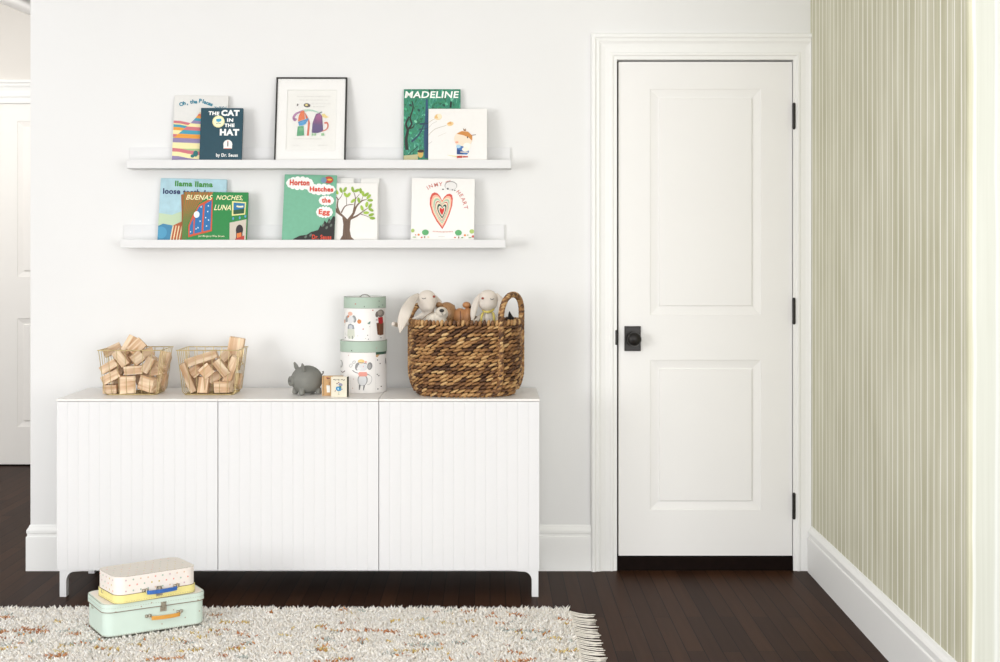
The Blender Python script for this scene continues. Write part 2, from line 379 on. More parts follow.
def panelled_door(name, x0, x1, z0, z1, y, th, panels, m):
    # panels: list of (px0, px1, pz0, pz1) raised panels
    mb = MB()
    prof = [(0, 0), (.0015, .0025), (.004, .003), (.034, .0085), (.0365, .0085), (.0375, .001), (.039, .0)]
    xs = [x0, panels[0][0], panels[0][1], x1]
    zs = [z0] + [v for p in panels for v in (p[2], p[3])] + [z1]
    for i in range(3):
        for j in range(len(zs)-1):
            if i == 1 and j % 2 == 1: continue
            mb.add([(xs[i], y, zs[j]), (xs[i+1], y, zs[j]), (xs[i+1], y, zs[j+1]), (xs[i], y, zs[j+1])], [(0, 1, 2, 3)])
    for (a0, a1, c0, c1) in panels:
        vs = []
        for ins, d in prof: vs += [(a0+ins, y+d, c0+ins), (a1-ins, y+d, c0+ins), (a1-ins, y+d, c1-ins), (a0+ins, y+d, c1-ins)]
        n = len(prof); fs = [(i*4+j, i*4+(j+1) % 4, (i+1)*4+(j+1) % 4, (i+1)*4+j) for i in range(n-1) for j in range(4)] + [tuple((n-1)*4+j for j in range(4))]
        mb.add(vs, fs)
    yb = y+th
    mb.add([(x0, y, z0), (x1, y, z0), (x1, yb, z0), (x0, yb, z0), (x0, y, z1), (x1, y, z1), (x1, yb, z1), (x0, yb, z1)],
           [(3, 2, 1, 0), (4, 5, 6, 7), (1, 2, 6, 5), (2, 3, 7, 6), (3, 0, 4, 7)])
    me = mb.build(name, m)
    bm = bmesh.new(); bm.from_mesh(me.data); bmesh.ops.remove_doubles(bm, verts=bm.verts, dist=1e-5); bmesh.ops.recalc_face_normals(bm, faces=bm.faces)
    bm.to_mesh(me.data); bm.free()
    return struct(me)
YD = .006
d1 = panelled_door('door_1', X(618.6, YD), X(792.2, YD), DZ0, Z(61.8, YD), YD, .035,
    [(X(650, YD), X(761, YD), Z(510, YD), Z(360, YD)), (X(650, YD), X(761, YD), Z(315, YD), Z(89, YD))], DOORP)
d2 = panelled_door('door_2', HXL, HXR, HZ0, HZ1-.004, 2.608, .035,
    [(X(17, 2.6), HXR-.13, Z(427, 2.6), Z(318.5, 2.6)), (X(17, 2.6), HXR-.13, Z(277, 2.6), Z(121, 2.6))], mat('hall_door_paint', '#ece9e4', .45, var=.01, vscale=3))
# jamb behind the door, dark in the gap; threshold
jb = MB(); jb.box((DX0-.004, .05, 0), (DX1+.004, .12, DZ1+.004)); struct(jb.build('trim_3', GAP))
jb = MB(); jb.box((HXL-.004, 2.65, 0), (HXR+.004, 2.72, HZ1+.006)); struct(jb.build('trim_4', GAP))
tr = MB(); tr.box((DX0-.003, -.004, 0), (DX1+.003, .05, DZ0-.004)); struct(tr.build('trim_5', DARKW))
tr = MB(); tr.box((HXL-.003, 2.6, 0), (HXR+.003, 2.65, HZ0-.006)); struct(tr.build('trim_6', DARKW))
# hardware
kx, kz = X(633.8, -.03), Z(339, -.03)
pl = MB(); px0, px1, pz0, pz1 = X(624.7, -.01), X(641, -.01), Z(351.2, -.01), Z(326.3, -.01)
pl.box((px0, -.004, pz0), (px1, YD, pz1)); pl.box((px0+.004, -.007, pz0+.004), (px1-.004, -.003, pz1-.004))
dk = pl.build('knob_plate', BLACK, d1, bevel=.001)
kb = MB(); MR = Matrix.Translation((kx, -.006, kz)) @ Matrix.Rotation(PI/2, 4, 'X')
kb.lathe([(.017, 0), (.017, .004), (.011, .008), (.009, .022), (.013, .028), (.024, .033), (.0285, .041), (.0285, .047), (.024, .055), (.015, .060), (.0, .062)], 36, MR)
autosmooth(kb.build('door_knob', BLACK, dk), 40)
for py0, py1 in ((103.5, 128.5), (298.5, 323.5), (493.5, 518.5)):
    hb = MB(); z0, z1 = Z(py1, -.01), Z(py0, -.01); xx = X(793.9, -.01)
    n5 = 5
    for q in range(n5):
        za, zb = z0+(z1-z0)*q/n5, z0+(z1-z0)*(q+1)/n5
        hb.lathe([(.0068, za+.0006), (.0068, zb-.0006)], 16, Matrix.Translation((xx, -.0105, 0)))
    hb.lathe([(0, z0-.004), (.004, z0-.003), (.0055, z0), (.0055, z1), (.004, z1+.003), (0, z1+.004)], 16, Matrix.Translation((xx, -.0105, 0)))
    autosmooth(hb.build('hinge', BLACK, d1))
lt = MB(); lt.box((X(615.2, -.01), -.013, Z(345, -.01)), (X(617.6, -.01), .03, Z(330, -.01))); lt.build('strike_plate', BLACK, d1, bevel=.003)

# ---------------------------------------------------------------- sideboard
SY = -.42; SX0, SX1 = X(56.9, SY), X(539.2, SY); SB = -.02
ZT = Z(398.9, SY); ZD1 = Z(401.3, SY); ZD0 = Z(570.3, SY)
sb = thing('sideboard', 'long white low sideboard with three grooved doors beneath the picture ledges', 'sideboard', ((SX0+SX1)/2, (SY+SB)/2, 0))
seams = [56.9, 217.9, 378.8, 539.2]
cb = MB(); cb.box((SX0+.002, SY+.02, ZD0+.001), (SX1-.002, SB, ZD1-.001)); cb.build('carcass', CAB, sb)
for i in range(3):
    x0, x1 = X(seams[i], SY), X(seams[i+1], SY)
    x0 += .0015 if i else 0; x1 -= .0015 if i < 2 else 0
    tp = MB(); tp.box((x0-(.002 if i == 0 else 0)+(-.0007 if i else 0), SY-.001, ZD1), (x1+(.002 if i == 2 else 0)+(.0007 if i < 2 else 0), SB, ZT)); tp.build('top_panel', CABTOP, sb, bevel=.001)
    # grooved door front
    dr = MB(); n = 15; wdt = (x1-x0)/n; g = .0016; dp = .0010; pf = [(x0, SY)]
    for k in range(1, n):
        xc = x0+wdt*k; pf += [(xc-g, SY), (xc, SY+dp), (xc+g, SY)]
    pf += [(x1, SY), (x1, SY+.018), (x0, SY+.018)]
    vs = [(x, y, ZD0) for x, y in pf] + [(x, y, ZD1-.0015) for x, y in pf]; N = len(pf)
    dr.add(vs, [tuple(range(N))[::-1], tuple(range(N, 2*N))] + [(j, (j+1) % N, (j+1) % N+N, j+N) for j in range(N)])
    dr.build('door', CAB, sb)
def legprof(sgn, xe):
    # curved bracket leg, xe is the outer edge
    lw, run = .0245, .078
    pts = [(0, 0), (lw, 0), (lw, ZD0-.042)]
    for i in range(1, 9):
        a_ = PI/2*i/8; pts.append((lw+.030*(1-math.cos(a_)), ZD0-.042+.036*math.sin(a_)))
    pts += [(run+.02, ZD0-.003), (run+.02, ZD0-.0005), (0, ZD0-.0005)]
    return [(xe+sgn*x, z) for x, z in pts]
for yy in (SY+.004, SB-.034):
    for sgn, xe in ((1, SX0+.009), (-1, SX1-.003)):
        lg = MB(); lg.prism(legprof(sgn, xe), yy, yy+.03); lg.build('leg', CAB, sb)

# ---------------------------------------------------------------- picture ledges
def ledge(label, l0, l1, ztop, zbot, b0, b1, zback):
    Y = -.12; x0, x1 = X(l0, Y), X(l1, Y); z1, z0 = Z(ztop, Y), Z(zbot, Y); zb = Z(zback, -.015)
    t = thing('picture_ledge', label, 'shelf', ((x0+x1)/2, -.06, z0), group='picture ledges on the back wall')
    m = MB(); m.box((x0, Y+.012, z0), (x1, -.013, z0+.012)); m.build('shelf_board', SHELF, t)
    m = MB(); m.box((x0, Y, z0), (x1, Y+.012, z1)); m.build('front_lip', SHELF, t, bevel=.0008)
    m = MB(); m.box((X(b0, -.013), -.013, z0), (X(b1, -.013), -.0005, zb)); m.build('back_panel', SHELF, t, bevel=.0008)
    return z0+.012
ZU = ledge('upper white wall ledge holding the framed print and four books', 126.3, 511, 159.8, 168.2, 129.5, 510.2, 147.2)
ZL = ledge('lower white wall ledge below the framed print, with a book with a heart on it', 120.5, 505.6, 239.8, 247.8, 123.5, 504.2, 224.6)

# ---------------------------------------------------------------- printed artwork helper
def text_mesh(s, bold=0.0, shear=0):
    cu = bpy.data.curves.new('t', 'FONT'); cu.body = s; cu.size = 1; cu.offset = bold; cu.resolution_u = 3; cu.shear = shear; cu.space_character = 1.0+bold*2.2
    o = bpy.data.objects.new('t', cu); COL.objects.link(o); dg = bpy.context.evaluated_depsgraph_get(); dg.update()
    me = bpy.data.meshes.new_from_object(o.evaluated_get(dg)); vs = [(v.co.x, v.co.y) for v in me.vertices]; fs = [list(p.vertices) for p in me.polygons]
    bpy.data.objects.remove(o); bpy.data.curves.remove(cu); bpy.data.meshes.remove(me); return vs, fs
class Art:
    """collects flat printed shapes in crop pixels; conv -> (local u, local v) metres; place(u,v,layer) -> 3D"""
    def __init__(s, conv, place, step=.00005, grid=0): s.grid = grid; s.conv = conv; s.place = place; s.layer = 0; s.step = step; s.mb = MB(); s.tx = MB()
    def _add(s, pts, fs, col, t=None):
        s.layer += 1; q = [s.conv(*p) for p in pts]
        (s.tx if t else s.mb).add([(u, v, s.layer*s.step) if s.grid else s.place(u, v, s.layer*s.step) for u, v in q], fs, col=col)
    def poly(s, pts, col): s._add(pts, [list(range(len(pts)))], col)
    def ell(s, cx, cy, rx, ry=None, col='#000000', rot=0, n=20):
        ry = ry or rx; c, d = math.cos(math.radians(rot)), math.sin(math.radians(rot)); pts = []
        for i in range(n):
            a_ = 2*PI*i/n; x, y = rx*math.cos(a_), ry*math.sin(a_); pts.append((cx+x*c-y*d, cy+x*d+y*c))
        s.poly(pts, col)
    def stroke(s, pts, w, col, smooth=True):
        if smooth and len(pts) > 2:
            P = [pts[0]]+list(pts)+[pts[-1]]; out = []
            for i in range(1, len(P)-2):
                for k in range(6):
                    t = k/6; p0, p1, p2, p3 = P[i-1], P[i], P[i+1], P[i+2]
                    out.append(tuple(.5*((2*p1[j])+(-p0[j]+p2[j])*t+(2*p0[j]-5*p1[j]+4*p2[j]-p3[j])*t*t+(-p0[j]+3*p1[j]-3*p2[j]+p3[j])*t**3) for j in (0, 1)))
            out.append(tuple(pts[-1])); pts = out
        L = []; R = []; n = len(pts)
        for i, p in enumerate(pts):
            a_ = pts[max(0, i-1)]; b__ = pts[min(n-1, i+1)]; dx, dy = b__[0]-a_[0], b__[1]-a_[1]; l = math.hypot(dx, dy) or 1
            ww = (w[0]+(w[1]-w[0])*i/(n-1) if isinstance(w, tuple) else w)/2
            L.append((p[0]-dy/l*ww, p[1]+dx/l*ww)); R.append((p[0]+dy/l*ww, p[1]-dx/l*ww))
        s._add(L+R, [(i, i+1, n+i+1, n+i) for i in range(n-1)], col)
    def text(s, t, x0, x1, ytop, ybot, col, bold=.02, rot=0, shear=0, ref=None):
        vs, fs = text_mesh(t, bold, shear)
        if not vs: return
        mx0, mx1 = min(v[0] for v in vs), max(v[0] for v in vs)
        my0, my1 = (min(v[1] for v in vs), max(v[1] for v in vs)) if ref is None else ref
        cx, cy = (x0+x1)/2, (ytop+ybot)/2; c, d = math.cos(math.radians(rot)), math.sin(math.radians(rot)); pts = []
        for x, y in vs:
            u = x0+(x-mx0)/(mx1-mx0)*(x1-x0)-cx; v = ybot-(y-my0)/(my1-my0)*(ybot-ytop)-cy
            pts.append((cx+u*c-v*d, cy+u*d+v*c))
        s._add(pts, fs, col, True)
    def arc(s, t, pos, h, col, bold=.02, w=.62):
        """each letter at (x, y, angle)"""
        for ch, (x, y, r) in zip(t.replace(' ', ''), pos):
            vs, fs = text_mesh(ch, bold); cx = (min(v[0] for v in vs)+max(v[0] for v in vs))/2; c, d = math.cos(math.radians(r)), math.sin(math.radians(r))
            k = h/.7; pts = []
            for a_, b__ in vs: u = (a_-cx)*k; v = -b__*k+h/2; pts.append((x+u*c-v*d, y+u*d+v*c))
            s._add(pts, fs, col, True)
    def finish(s, parent, clip=None, names=('illustration', 'lettering')):
        for mb, nm in ((s.mb, names[0]), (s.tx, names[1])):
            if not mb.v: continue
            o = mb.build(nm, INK, parent, local=True, keep=True)
            if s.grid:
                bm = bmesh.new(); bm.from_mesh(o.data)
                k = math.floor(min(v.co.x for v in bm.verts)/s.grid)*s.grid; mx = max(v.co.x for v in bm.verts)
                while k < mx:
                    bmesh.ops.bisect_plane(bm, geom=bm.verts[:]+bm.edges[:]+bm.faces[:], plane_co=(k, 0, 0), plane_no=(1, 0, 0)); k += s.grid
                for v in bm.verts: v.co = s.place(*v.co)
                bm.to_mesh(o.data); bm.free()
            if clip:
                bm = bmesh.new(); bm.from_mesh(o.data)
                for co_, no in clip: bmesh.ops.bisect_plane(bm, geom=bm.verts[:]+bm.edges[:]+bm.faces[:], plane_co=co_, plane_no=no, clear_outer=True)
                bm.to_mesh(o.data); bm.free()

def painterly(name, cols, scale=40, dist=1.5, sc=(1, 1, 1)):
    m, nt, b = newmat(name); tc = node(nt, 'ShaderNodeTexCoord'); mp = node(nt, 'ShaderNodeMapping'); mp.inputs['Scale'].default_value = sc
    mp.inputs['Rotation'].default_value = (0, .6, 0)
    nz = node(nt, 'ShaderNodeTexNoise', Scale=scale, Detail=6.0, Distortion=dist, Roughness=.65)
    nt.links.new(tc.outputs['Object'], mp.inputs[0]); nt.links.new(mp.outputs[0], nz.inputs['Vector'])
    r = node(nt, 'ShaderNodeValToRGB'); el = r.color_ramp.elements
    while len(el) < len(cols): el.new(.5)
    for i, c in enumerate(cols): el[i].position = .3+.4*i/(len(cols)-1); el[i].color = (*rgb(c), 1)
    nt.links.new(nz.outputs['Fac'], r.inputs['Fac']); nt.links.new(r.outputs['Color'], b.inputs['Base Color']); b.inputs['Roughness'].default_value = .4
    return m

def book(label, rect, zs, yb, yt, th, cover, crop, roll=0, pages=True, cat='book', pycut=None, name='picture_book', spine='#ffffff'):
    """rect: px x0,x1,top, cutline(py of shelf lip); crop: (ox, oy, scale) of the artwork coordinates"""
    x0, x1, top, cut = rect; ym = (yb+yt)/2; sc = F/(ym-CAMY)
    zt = Z(top, yt); h = (zt-zs); lean = math.atan2(yt-yb, h); hl = math.hypot(h, yt-yb)
    wd = (x1-x0)/sc; cx = X((x0+x1)/2, ym)
    t = thing(name, label, cat, (cx, yb, zs), (-lean, math.radians(roll), 0), 'picture books on the wall ledges', local=True)
    m = MB(); m.box((-wd/2, 0, 0), (wd/2, .0018, hl)); m.box((-wd/2, th-.0018, 0), (wd/2, th, hl)); m.box((-wd/2, .001, 0), (-wd/2+.0018, th-.001, hl))
    cv = m.build('cover', cover, t, local=True, bevel=.0004)
    m = MB(); m.box((-wd/2+.0019, .0019, .002), (wd/2-.003, th-.0019, hl-.003)); m.build('pages', PAGE, t, local=True)
    ox, oy, k = crop; cz = Z(cut, -.108)  # height of the lip's shadow line where it meets the book
    def conv(x, y):
        px, py = ox+x/k, oy+y/k
        return ((px-(x0+x1)/2)/sc, hl-(py-top)/sc)
    A = Art(conv, lambda u, v, d: (u, -.0003-d, v))
    clip = [((wd/2-.0003, 0, 0), (1, 0, 0)), ((-wd/2+.0003, 0, 0), (-1, 0, 0)), ((0, 0, hl-.0003), (0, 0, 1)), ((0, 0, .001), (0, 0, -1))]
    return t, A, clip, cv

# -- pale book with coloured bands
C1 = (160, 85, 8.274)
t, A, cp, _ = book('tall pale book with rainbow bands, behind the dark teal book', (172.8, 226.6, 95.5, 160), ZU, -.060, -.020, .012, mat('cover_pale', '#dddcd8', .45, var=.02), C1, roll=.6)
bands = ['#c9717a', '#e8dc9c', '#3f9ab0', '#e39a3a', '#efe3ab', '#c9717a', '#a9bf86', '#a9bf86', '#c9717a', '#efe3ab', '#8d7fa6', '#6f6488']
y = 300
for i, c in enumerate(bands):
    hh = (22, 10, 22, 26, 34, 24, 50, 44, 30, 36, 30, 40)[i]
    A.poly([(80, y), (160, y+4), (240, y+20), (420, y+40), (420, y+40+hh+8), (240, y+20+hh+4), (160, y+4+hh), (80, y+hh)], c); y += hh
cone = ['#e8c9a0', '#d96b57', '#e39a3a', '#3f9ab0', '#8d7fa6', '#efe3ab', '#c9717a', '#3f9ab0', '#e39a3a', '#8d7fa6', '#efe3ab']
yy = 228; xl, xr = 318, 330
for i, c in enumerate(cone):
    hh = 14+i*2.6; nl = xl-(6+i*4.2)
    A.poly([(xl, yy), (xr+20, yy+8), (xr+50+i*6, yy+hh+14), ((nl+xr)/2, yy+hh+14), (nl, yy+hh)], c); xl = nl; yy += hh
A.ell(300, 580, 20, 26, '#1f6f70'); A.ell(275, 600, 16, 14, '#1f6f70')
A.arc('Oh,thePlaces', [(165, 162, -22), (190, 152, -16), (214, 150, -10), (244, 142, -10), (265, 138, -6), (285, 140, -2), (322, 132, 4), (345, 136, 8), (362, 142, 12), (381, 148, 15), (400, 155, 19), (418, 162, 22)], 31, '#2c7f96', .04)
A.text("You'll Go!", 440, 540, 178, 206, '#2c7f96', .03)
A.finish(t, cp)
# -- dark teal book
t, A, cp, _ = book('small dark teal book lettered in white capitals with a round cream seal', (199.8, 242, 108, 160), ZU, -.090, -.056, .012, mat('cover_teal', '#0f4150', .4, var=.05), C1, roll=.4)
A.text('THE', 392, 482, 220, 252, '#f4f4f2', .05, 3); A.text('CAT', 498, 650, 206, 258, '#f4f4f2', .06)
A.text('IN', 548, 600, 278, 308, '#f4f4f2', .05); A.text('THE', 528, 612, 322, 352, '#f4f4f2', .05); A.text('HAT', 492, 652, 368, 424, '#f4f4f2', .06)
A.ell(478, 306, 51, 51, '#e8e2a8'); A.ell(478, 306, 42, 42, '#f3efc9'); A.poly([(458, 285), (500, 280), (502, 302), (480, 310), (460, 305)], '#3d9cc0'); A.stroke([(458, 325), (478, 318), (498, 326)], 5, '#7a8a7a')
A.ell(562, 498, 37, 38, '#ecece8'); A.poly([(527, 505), (597, 505), (597, 534), (527, 534)], '#ecece8'); A.stroke([(562, 478), (562, 516)], 8, '#41302e', False); A.stroke([(562, 468), (562, 480)], 8, '#c4483a', False)
A.stroke([(532, 534), (592, 534)], 5, '#d4574a', False)
A.text('by Dr. Seuss', 468, 648, 575, 612, '#f0f0ee', .03)
A.finish(t, cp)
# -- MADELINE
C2 = (395, 80, 7.79)
t, A, cp, _ = book('tall painted green book titled in white capitals, behind the white book', (403.6, 460.4, 89.2, 160), ZU, -.060, -.020, .012,
    painterly('cover_green_painting', ['#0b2a26', '#125a44', '#2a8a62', '#1c6f60', '#49a886', '#8fcfae'], 32, 1.6, (1.6, 1, .8)), C2)
A.text('MADELINE', 74, 498, 88, 142, '#f4f6ef', .022, 0, .12)
A.stroke([(95, 555), (88, 470), (100, 400), (85, 350), (110, 290)], (26, 12), '#1e2320'); A.stroke([(98, 395), (130, 350), (118, 300), (140, 220), (130, 165)], (16, 7), '#1e2320'); A.stroke([(100, 390), (140, 375), (150, 350)], (12, 5), '#1e2320')
A.poly([(240, 150), (254, 150), (268, 620), (232, 620), (225, 470)], '#274b6e'); A.stroke([(130, 490), (190, 430), (235, 330)], (16, 7), '#234055'); A.stroke([(190, 350), (255, 345)], 14, '#234055', False)
A.stroke([(185, 395), (255, 385)], 9, '#234055', False); A.stroke([(100, 600), (180, 525)], 6, '#153a34', False)
for x, y, c in ((120, 200, '#123f38'), (80, 230, '#3fae7e'), (150, 260, '#2f9a7a'), (160, 330, '#7cc9a2'), (75, 300, '#57b48e'), (120, 420, '#3fae7e'), (185, 240, '#0f4a3e'), (190, 460, '#2f9a7a'), (400, 190, '#57b48e'), (380, 200, '#0f4a3e')):
    A.ell(x, y, 13, 9, c, 40)
A.stroke([(432, 220), (436, 170)], 14, '#12221f', False); A.ell(200, 585, 22, 32, '#caa75a'); A.ell(202, 565, 26, 12, '#3a2c20'); A.poly([(70, 600), (180, 590), (180, 640), (70, 640)], '#b9b48a')
A.finish(t, cp)
# -- white book with child
t, A, cp, _ = book('square white book showing a small child in a blue coat and tulip heads', (428.4, 487, 108.8, 160), ZU, -.090, -.056, .012, mat('cover_white', '#e9e7e3', .45, var=.01), C2)
A.stroke([(262, 335), (290, 315), (320, 300)], 3, '#b8a98a'); A.stroke([(262, 378), (290, 345), (325, 325)], 2, '#a8a49a'); A.stroke([(262, 435), (310, 388), (400, 357)], 3, '#a8a08c'); A.stroke([(262, 505), (290, 485)], 2, '#a8a49a'); A.stroke([(335, 445), (400, 415)], 2, '#c9c2b2')
A.ell(335, 290, 30, 24, '#e7d1a6', -10); A.ell(345, 285, 18, 20, '#efe0c0'); A.poly([(305, 300), (322, 268), (335, 300)], '#dfb777'); A.ell(430, 345, 26, 17, '#e8c890', -10); A.poly([(402, 345), (435, 325), (440, 350)], '#dca865')
A.poly([(400, 592), (480, 600), (570, 606), (480, 612)], '#dbd6a0')
A.ell(532, 466, 72, 66, '#ead9c4'); A.poly([(480, 425), (520, 403), (570, 408), (602, 440), (600, 480), (575, 455), (530, 435)], '#c8853f')
A.poly([(535, 400), (530, 380), (545, 392), (552, 378), (552, 404)], '#8a6038'); A.stroke([(598, 436), (630, 432)], 5, '#6b4a38')
A.ell(482, 492, 13, 8, '#e3a488'); A.ell(565, 453, 5, 8, '#4a3b34')
A.poly([(482, 515), (560, 530), (578, 570), (560, 590), (482, 588)], '#3f6fae'); A.poly([(482, 545), (520, 560), (530, 588), (482, 588)], '#23457e'); A.ell(495, 525, 18, 14, '#a8cbe0')
A.ell(562, 520, 30, 24, '#f1ece2'); A.ell(548, 548, 26, 18, '#efe6d6'); A.stroke([(510, 570), (570, 572)], 7, '#e9d8c0')
A.poly([(482, 600), (525, 598), (525, 616), (482, 618)], '#b84a3c'); A.poly([(528, 600), (570, 603), (568, 612), (528, 614)], '#b84a3c')
A.finish(t, cp)

# -- framed print on the upper ledge
C3 = (265, 70, 6.968)
def picture():
    yb, yt, th = -.085, -.018, .016; x0, x1, top = 275.0, 346.2, 77.2; ym = (yb+yt)/2; sc = F/(ym-CAMY); zs = ZU
    h = Z(top, yt)-zs; hl_ = math.hypot(h, yt-yb); lean = math.atan2(yt-yb, h); wd = (x1-x0)/sc
    t = thing('framed_print', 'thin black frame with a white mat around a print of colourful figures', 'framed picture', (X((x0+x1)/2, ym), yb, zs), (-lean, math.radians(.1), 0), local=True)
    fw = .0062; BL = mat('frame_black', '#22201e', .45, var=.1)
    fr = MB(); o = [(-wd/2, 0), (wd/2, 0), (wd/2, hl_), (-wd/2, hl_)]; i_ = [(-wd/2+fw, fw), (wd/2-fw, fw), (wd/2-fw, hl_-fw), (-wd/2+fw, hl_-fw)]
    vs = [(x, 0, z) for x, z in o]+[(x, 0, z) for x, z in i_]+[(x, th, z) for x, z in o]+[(x, th, z) for x, z in i_]
    fs = []
    for j in range(4):
        k = (j+1) % 4; fs += [(j, k, 4+k, 4+j), (8+j, 8+k, k, j), (4+j, 4+k, 12+k, 12+j), (12+j, 12+k, 8+k, 8+j)]
    fr.add(vs, fs); fr.build('frame', BL, t, local=True)
    b = MB(); b.box((-wd/2+fw*.5, .010, fw*.5), (wd/2-fw*.5, .0145, hl_-fw*.5)); b.build('backing_board', BL, t, local=True)
    def conv(x, y): return ((C3[0]+x/C3[2]-(x0+x1)/2)/sc, hl_-(C3[1]+y/C3[2]-top)/sc)
    wx0, wz1 = conv(148, 140); wx1, wz0 = conv(496, 576)
    m = MB(); o = [(-wd/2+fw, fw), (wd/2-fw, fw), (wd/2-fw, hl_-fw), (-wd/2+fw, hl_-fw)]; i_ = [(wx0, wz0), (wx1, wz0), (wx1, wz1), (wx0, wz1)]; i2 = [(wx0+.0015, wz0+.0015), (wx1-.0015, wz0+.0015), (wx1-.0015, wz1-.0015), (wx0+.0015, wz1-.0015)]
    vs = [(x, .004, z) for x, z in o]+[(x, .004, z) for x, z in i_]+[(x, .0062, z) for x, z in i2]
    m.add(vs, [(j, (j+1) % 4, 4+(j+1) % 4, 4+j) for j in range(4)]+[(4+j, 4+(j+1) % 4, 8+(j+1) % 4, 8+j) for j in range(4)]); m.build('mat_board', mat('mat_white', '#eeedea', .8, var=.005), t, local=True)
    m = MB(); m.box((-wd/2+fw, .007, fw), (wd/2-fw, .0095, hl_-fw)); m.build('print_sheet', mat('print_paper', '#eae9e4', .8, var=.01), t, local=True)
    A = Art(conv, lambda u, v, d: (u, .0068-d, v), .00004)
    for yy_, xa_, xb_ in ((188, 218, 438), (214, 238, 440), (240, 320, 428), (262, 330, 414), (494, 200, 390), (542, 195, 235), (541, 372, 438)):
        x = xa_; 
        while x < xb_:
            L = random.uniform(10, 26); A.stroke([(x, yy_), (x+L*.3, yy_-5), (x+L*.5, yy_+4), (x+L*.8, yy_-4), (x+L, yy_+2)], 1.6, '#b9b7b2'); x += L+9
    A.ell(288, 252, 24, 15, '#4a3b38', 8); A.ell(284, 250, 10, 7, '#e6d27a'); A.ell(222, 249, 5, 9, '#5a4f56', 20)
    A.stroke([(262, 290), (240, 300), (212, 315), (197, 340), (205, 358), (212, 346)], (10, 22), '#a6709a'); A.stroke([(205, 358), (198, 345)], 8, '#8a4a78')
    A.stroke([(265, 292), (300, 288), (335, 292), (370, 304)], (16, 8), '#a3c9b4')
    A.poly([(246, 296), (268, 288), (274, 330), (276, 352), (228, 370), (232, 330)], '#dd6b2c'); A.poly([(270, 296), (286, 356), (300, 352), (292, 470), (306, 472), (312, 380), (304, 352)], '#cf5a3a')
    A.poly([(228, 372), (262, 360), (298, 344), (304, 352), (286, 378), (262, 398), (236, 400)], '#3f86bd'); A.ell(262, 382, 26, 14, '#3b95cc', -20)
    A.poly([(228, 404), (268, 402), (274, 470), (222, 474)], '#3f9a66'); A.ell(250, 425, 16, 14, '#6ab07c')
    A.poly([(300, 360), (312, 378), (306, 470), (292, 470)], '#d0603a')
    A.poly([(352, 314), (376, 308), (396, 330), (405, 440), (366, 452), (326, 450), (330, 380)], '#6f2f6c'); A.poly([(330, 380), (402, 390), (405, 440), (366, 452), (326, 450)], '#4c2f70'); A.ell(372, 340, 18, 24, '#95407e')
    A.stroke([(398, 440), (428, 425), (438, 400), (430, 378), (412, 382)], (6, 14), '#d4694f'); A.poly([(392, 316), (412, 312), (426, 328), (446, 337), (420, 344), (400, 338)], '#e6cf86'); A.stroke([(376, 308), (394, 300)], 8, '#57707f')
    for x in (332, 350, 398, 408): A.poly([(x-6, 455), (x+5, 452), (x+8, 470), (x-6, 472)], '#8fbd8c')
    A.finish(t, None, ('illustration', 'lettering'))
    g = MB(); g.box((-wd/2+fw, .001, fw), (wd/2-fw, .0022, hl_-fw)); gm, nt, bb = newmat('picture_glass')
    bb.inputs['Alpha'].default_value = .05; bb.inputs['Roughness'].default_value = .05; g.build('glass', gm, t, local=True)
picture()

# -- llama llama
C4 = (145, 170, 8.273)
t, A, cp, _ = book('wide sky blue book with green lower case title, behind the green book', (158.3, 224.6, 178.8, 240), ZL, -.060, -.020, .012, mat('cover_sky', '#a9cbd6', .45, var=.12, vscale=25), C4, roll=1.2)
A.poly([(60, 360), (220, 380), (340, 330), (340, 620), (60, 620)], '#bccfae'); A.poly([(60, 500), (150, 455), (240, 470), (330, 430), (330, 620), (60, 620)], '#3d82a6'); A.ell(140, 530, 45, 50, '#4d97ba')
A.poly([(230, 470), (310, 430), (330, 620), (220, 620)], '#b0552a')
for k in range(5): A.stroke([(215+k*24, 620), (225+k*24, 540), (235+k*24, 470)], 9, '#ecd9ae')
A.poly([(285, 210), (345, 190), (345, 620), (310, 620), (300, 380)], '#a8662c')
A.text('llama', 230, 374, 92, 140, '#3c8a2e', .045); A.text('llama', 396, 544, 94, 142, '#3c8a2e', .045)
A.text('loose', 134, 278, 158, 206, '#23305e', .04); A.text('tooth', 300, 440, 162, 210, '#23305e', .04); A.text('drama', 456, 630, 166, 213, '#23305e', .04)
A.finish(t, cp)
# -- buenas noches
t, A, cp, _ = book('low wide bright green book with yellow slanted title and blue panes', (182.6, 247, 192.1, 240), ZL, -.090, -.056, .012, mat('cover_green', '#14803a', .4, var=.05), C4, roll=.6)
A.poly([(300, 175), (560, 175), (545, 200), (440, 280), (390, 370), (345, 480), (350, 620), (300, 620)], '#a4642c')
for k in range(9): A.stroke([(318+k*24, 176), (316+k*16, 300), (308+k*7, 420), (306+k*5, 615)], 5, '#4f7d38')
A.poly([(440, 290), (552, 225), (556, 512), (362, 566), (358, 470), (390, 380)], '#c9512c')
A.poly([(372, 470), (400, 400), (402, 536), (372, 545)], '#1d6ba6'); A.poly([(412, 370), (440, 310), (474, 290), (470, 520), (412, 534)], '#1d6ba6'); A.poly([(488, 285), (543, 252), (543, 500), (484, 515)], '#1d6ba6')
A.ell(424, 374, 24, 28, '#dfe9ee')
for x, y in ((458, 310), (518, 300), (515, 348), (440, 485), (425, 495), (510, 470), (380, 520), (525, 420), (455, 430), (500, 400)): A.ell(x, y, 5, 6, '#cfe3f0')
A.text('BUENAS', 330, 550, 208, 250, '#f0eab8', .015, 0, .3); A.text('NOCHES,', 580, 800, 210, 255, '#f0eab8', .015, 0, .3); A.text('LUNA', 566, 706, 290, 336, '#f0eab8', .015, 0, .3)
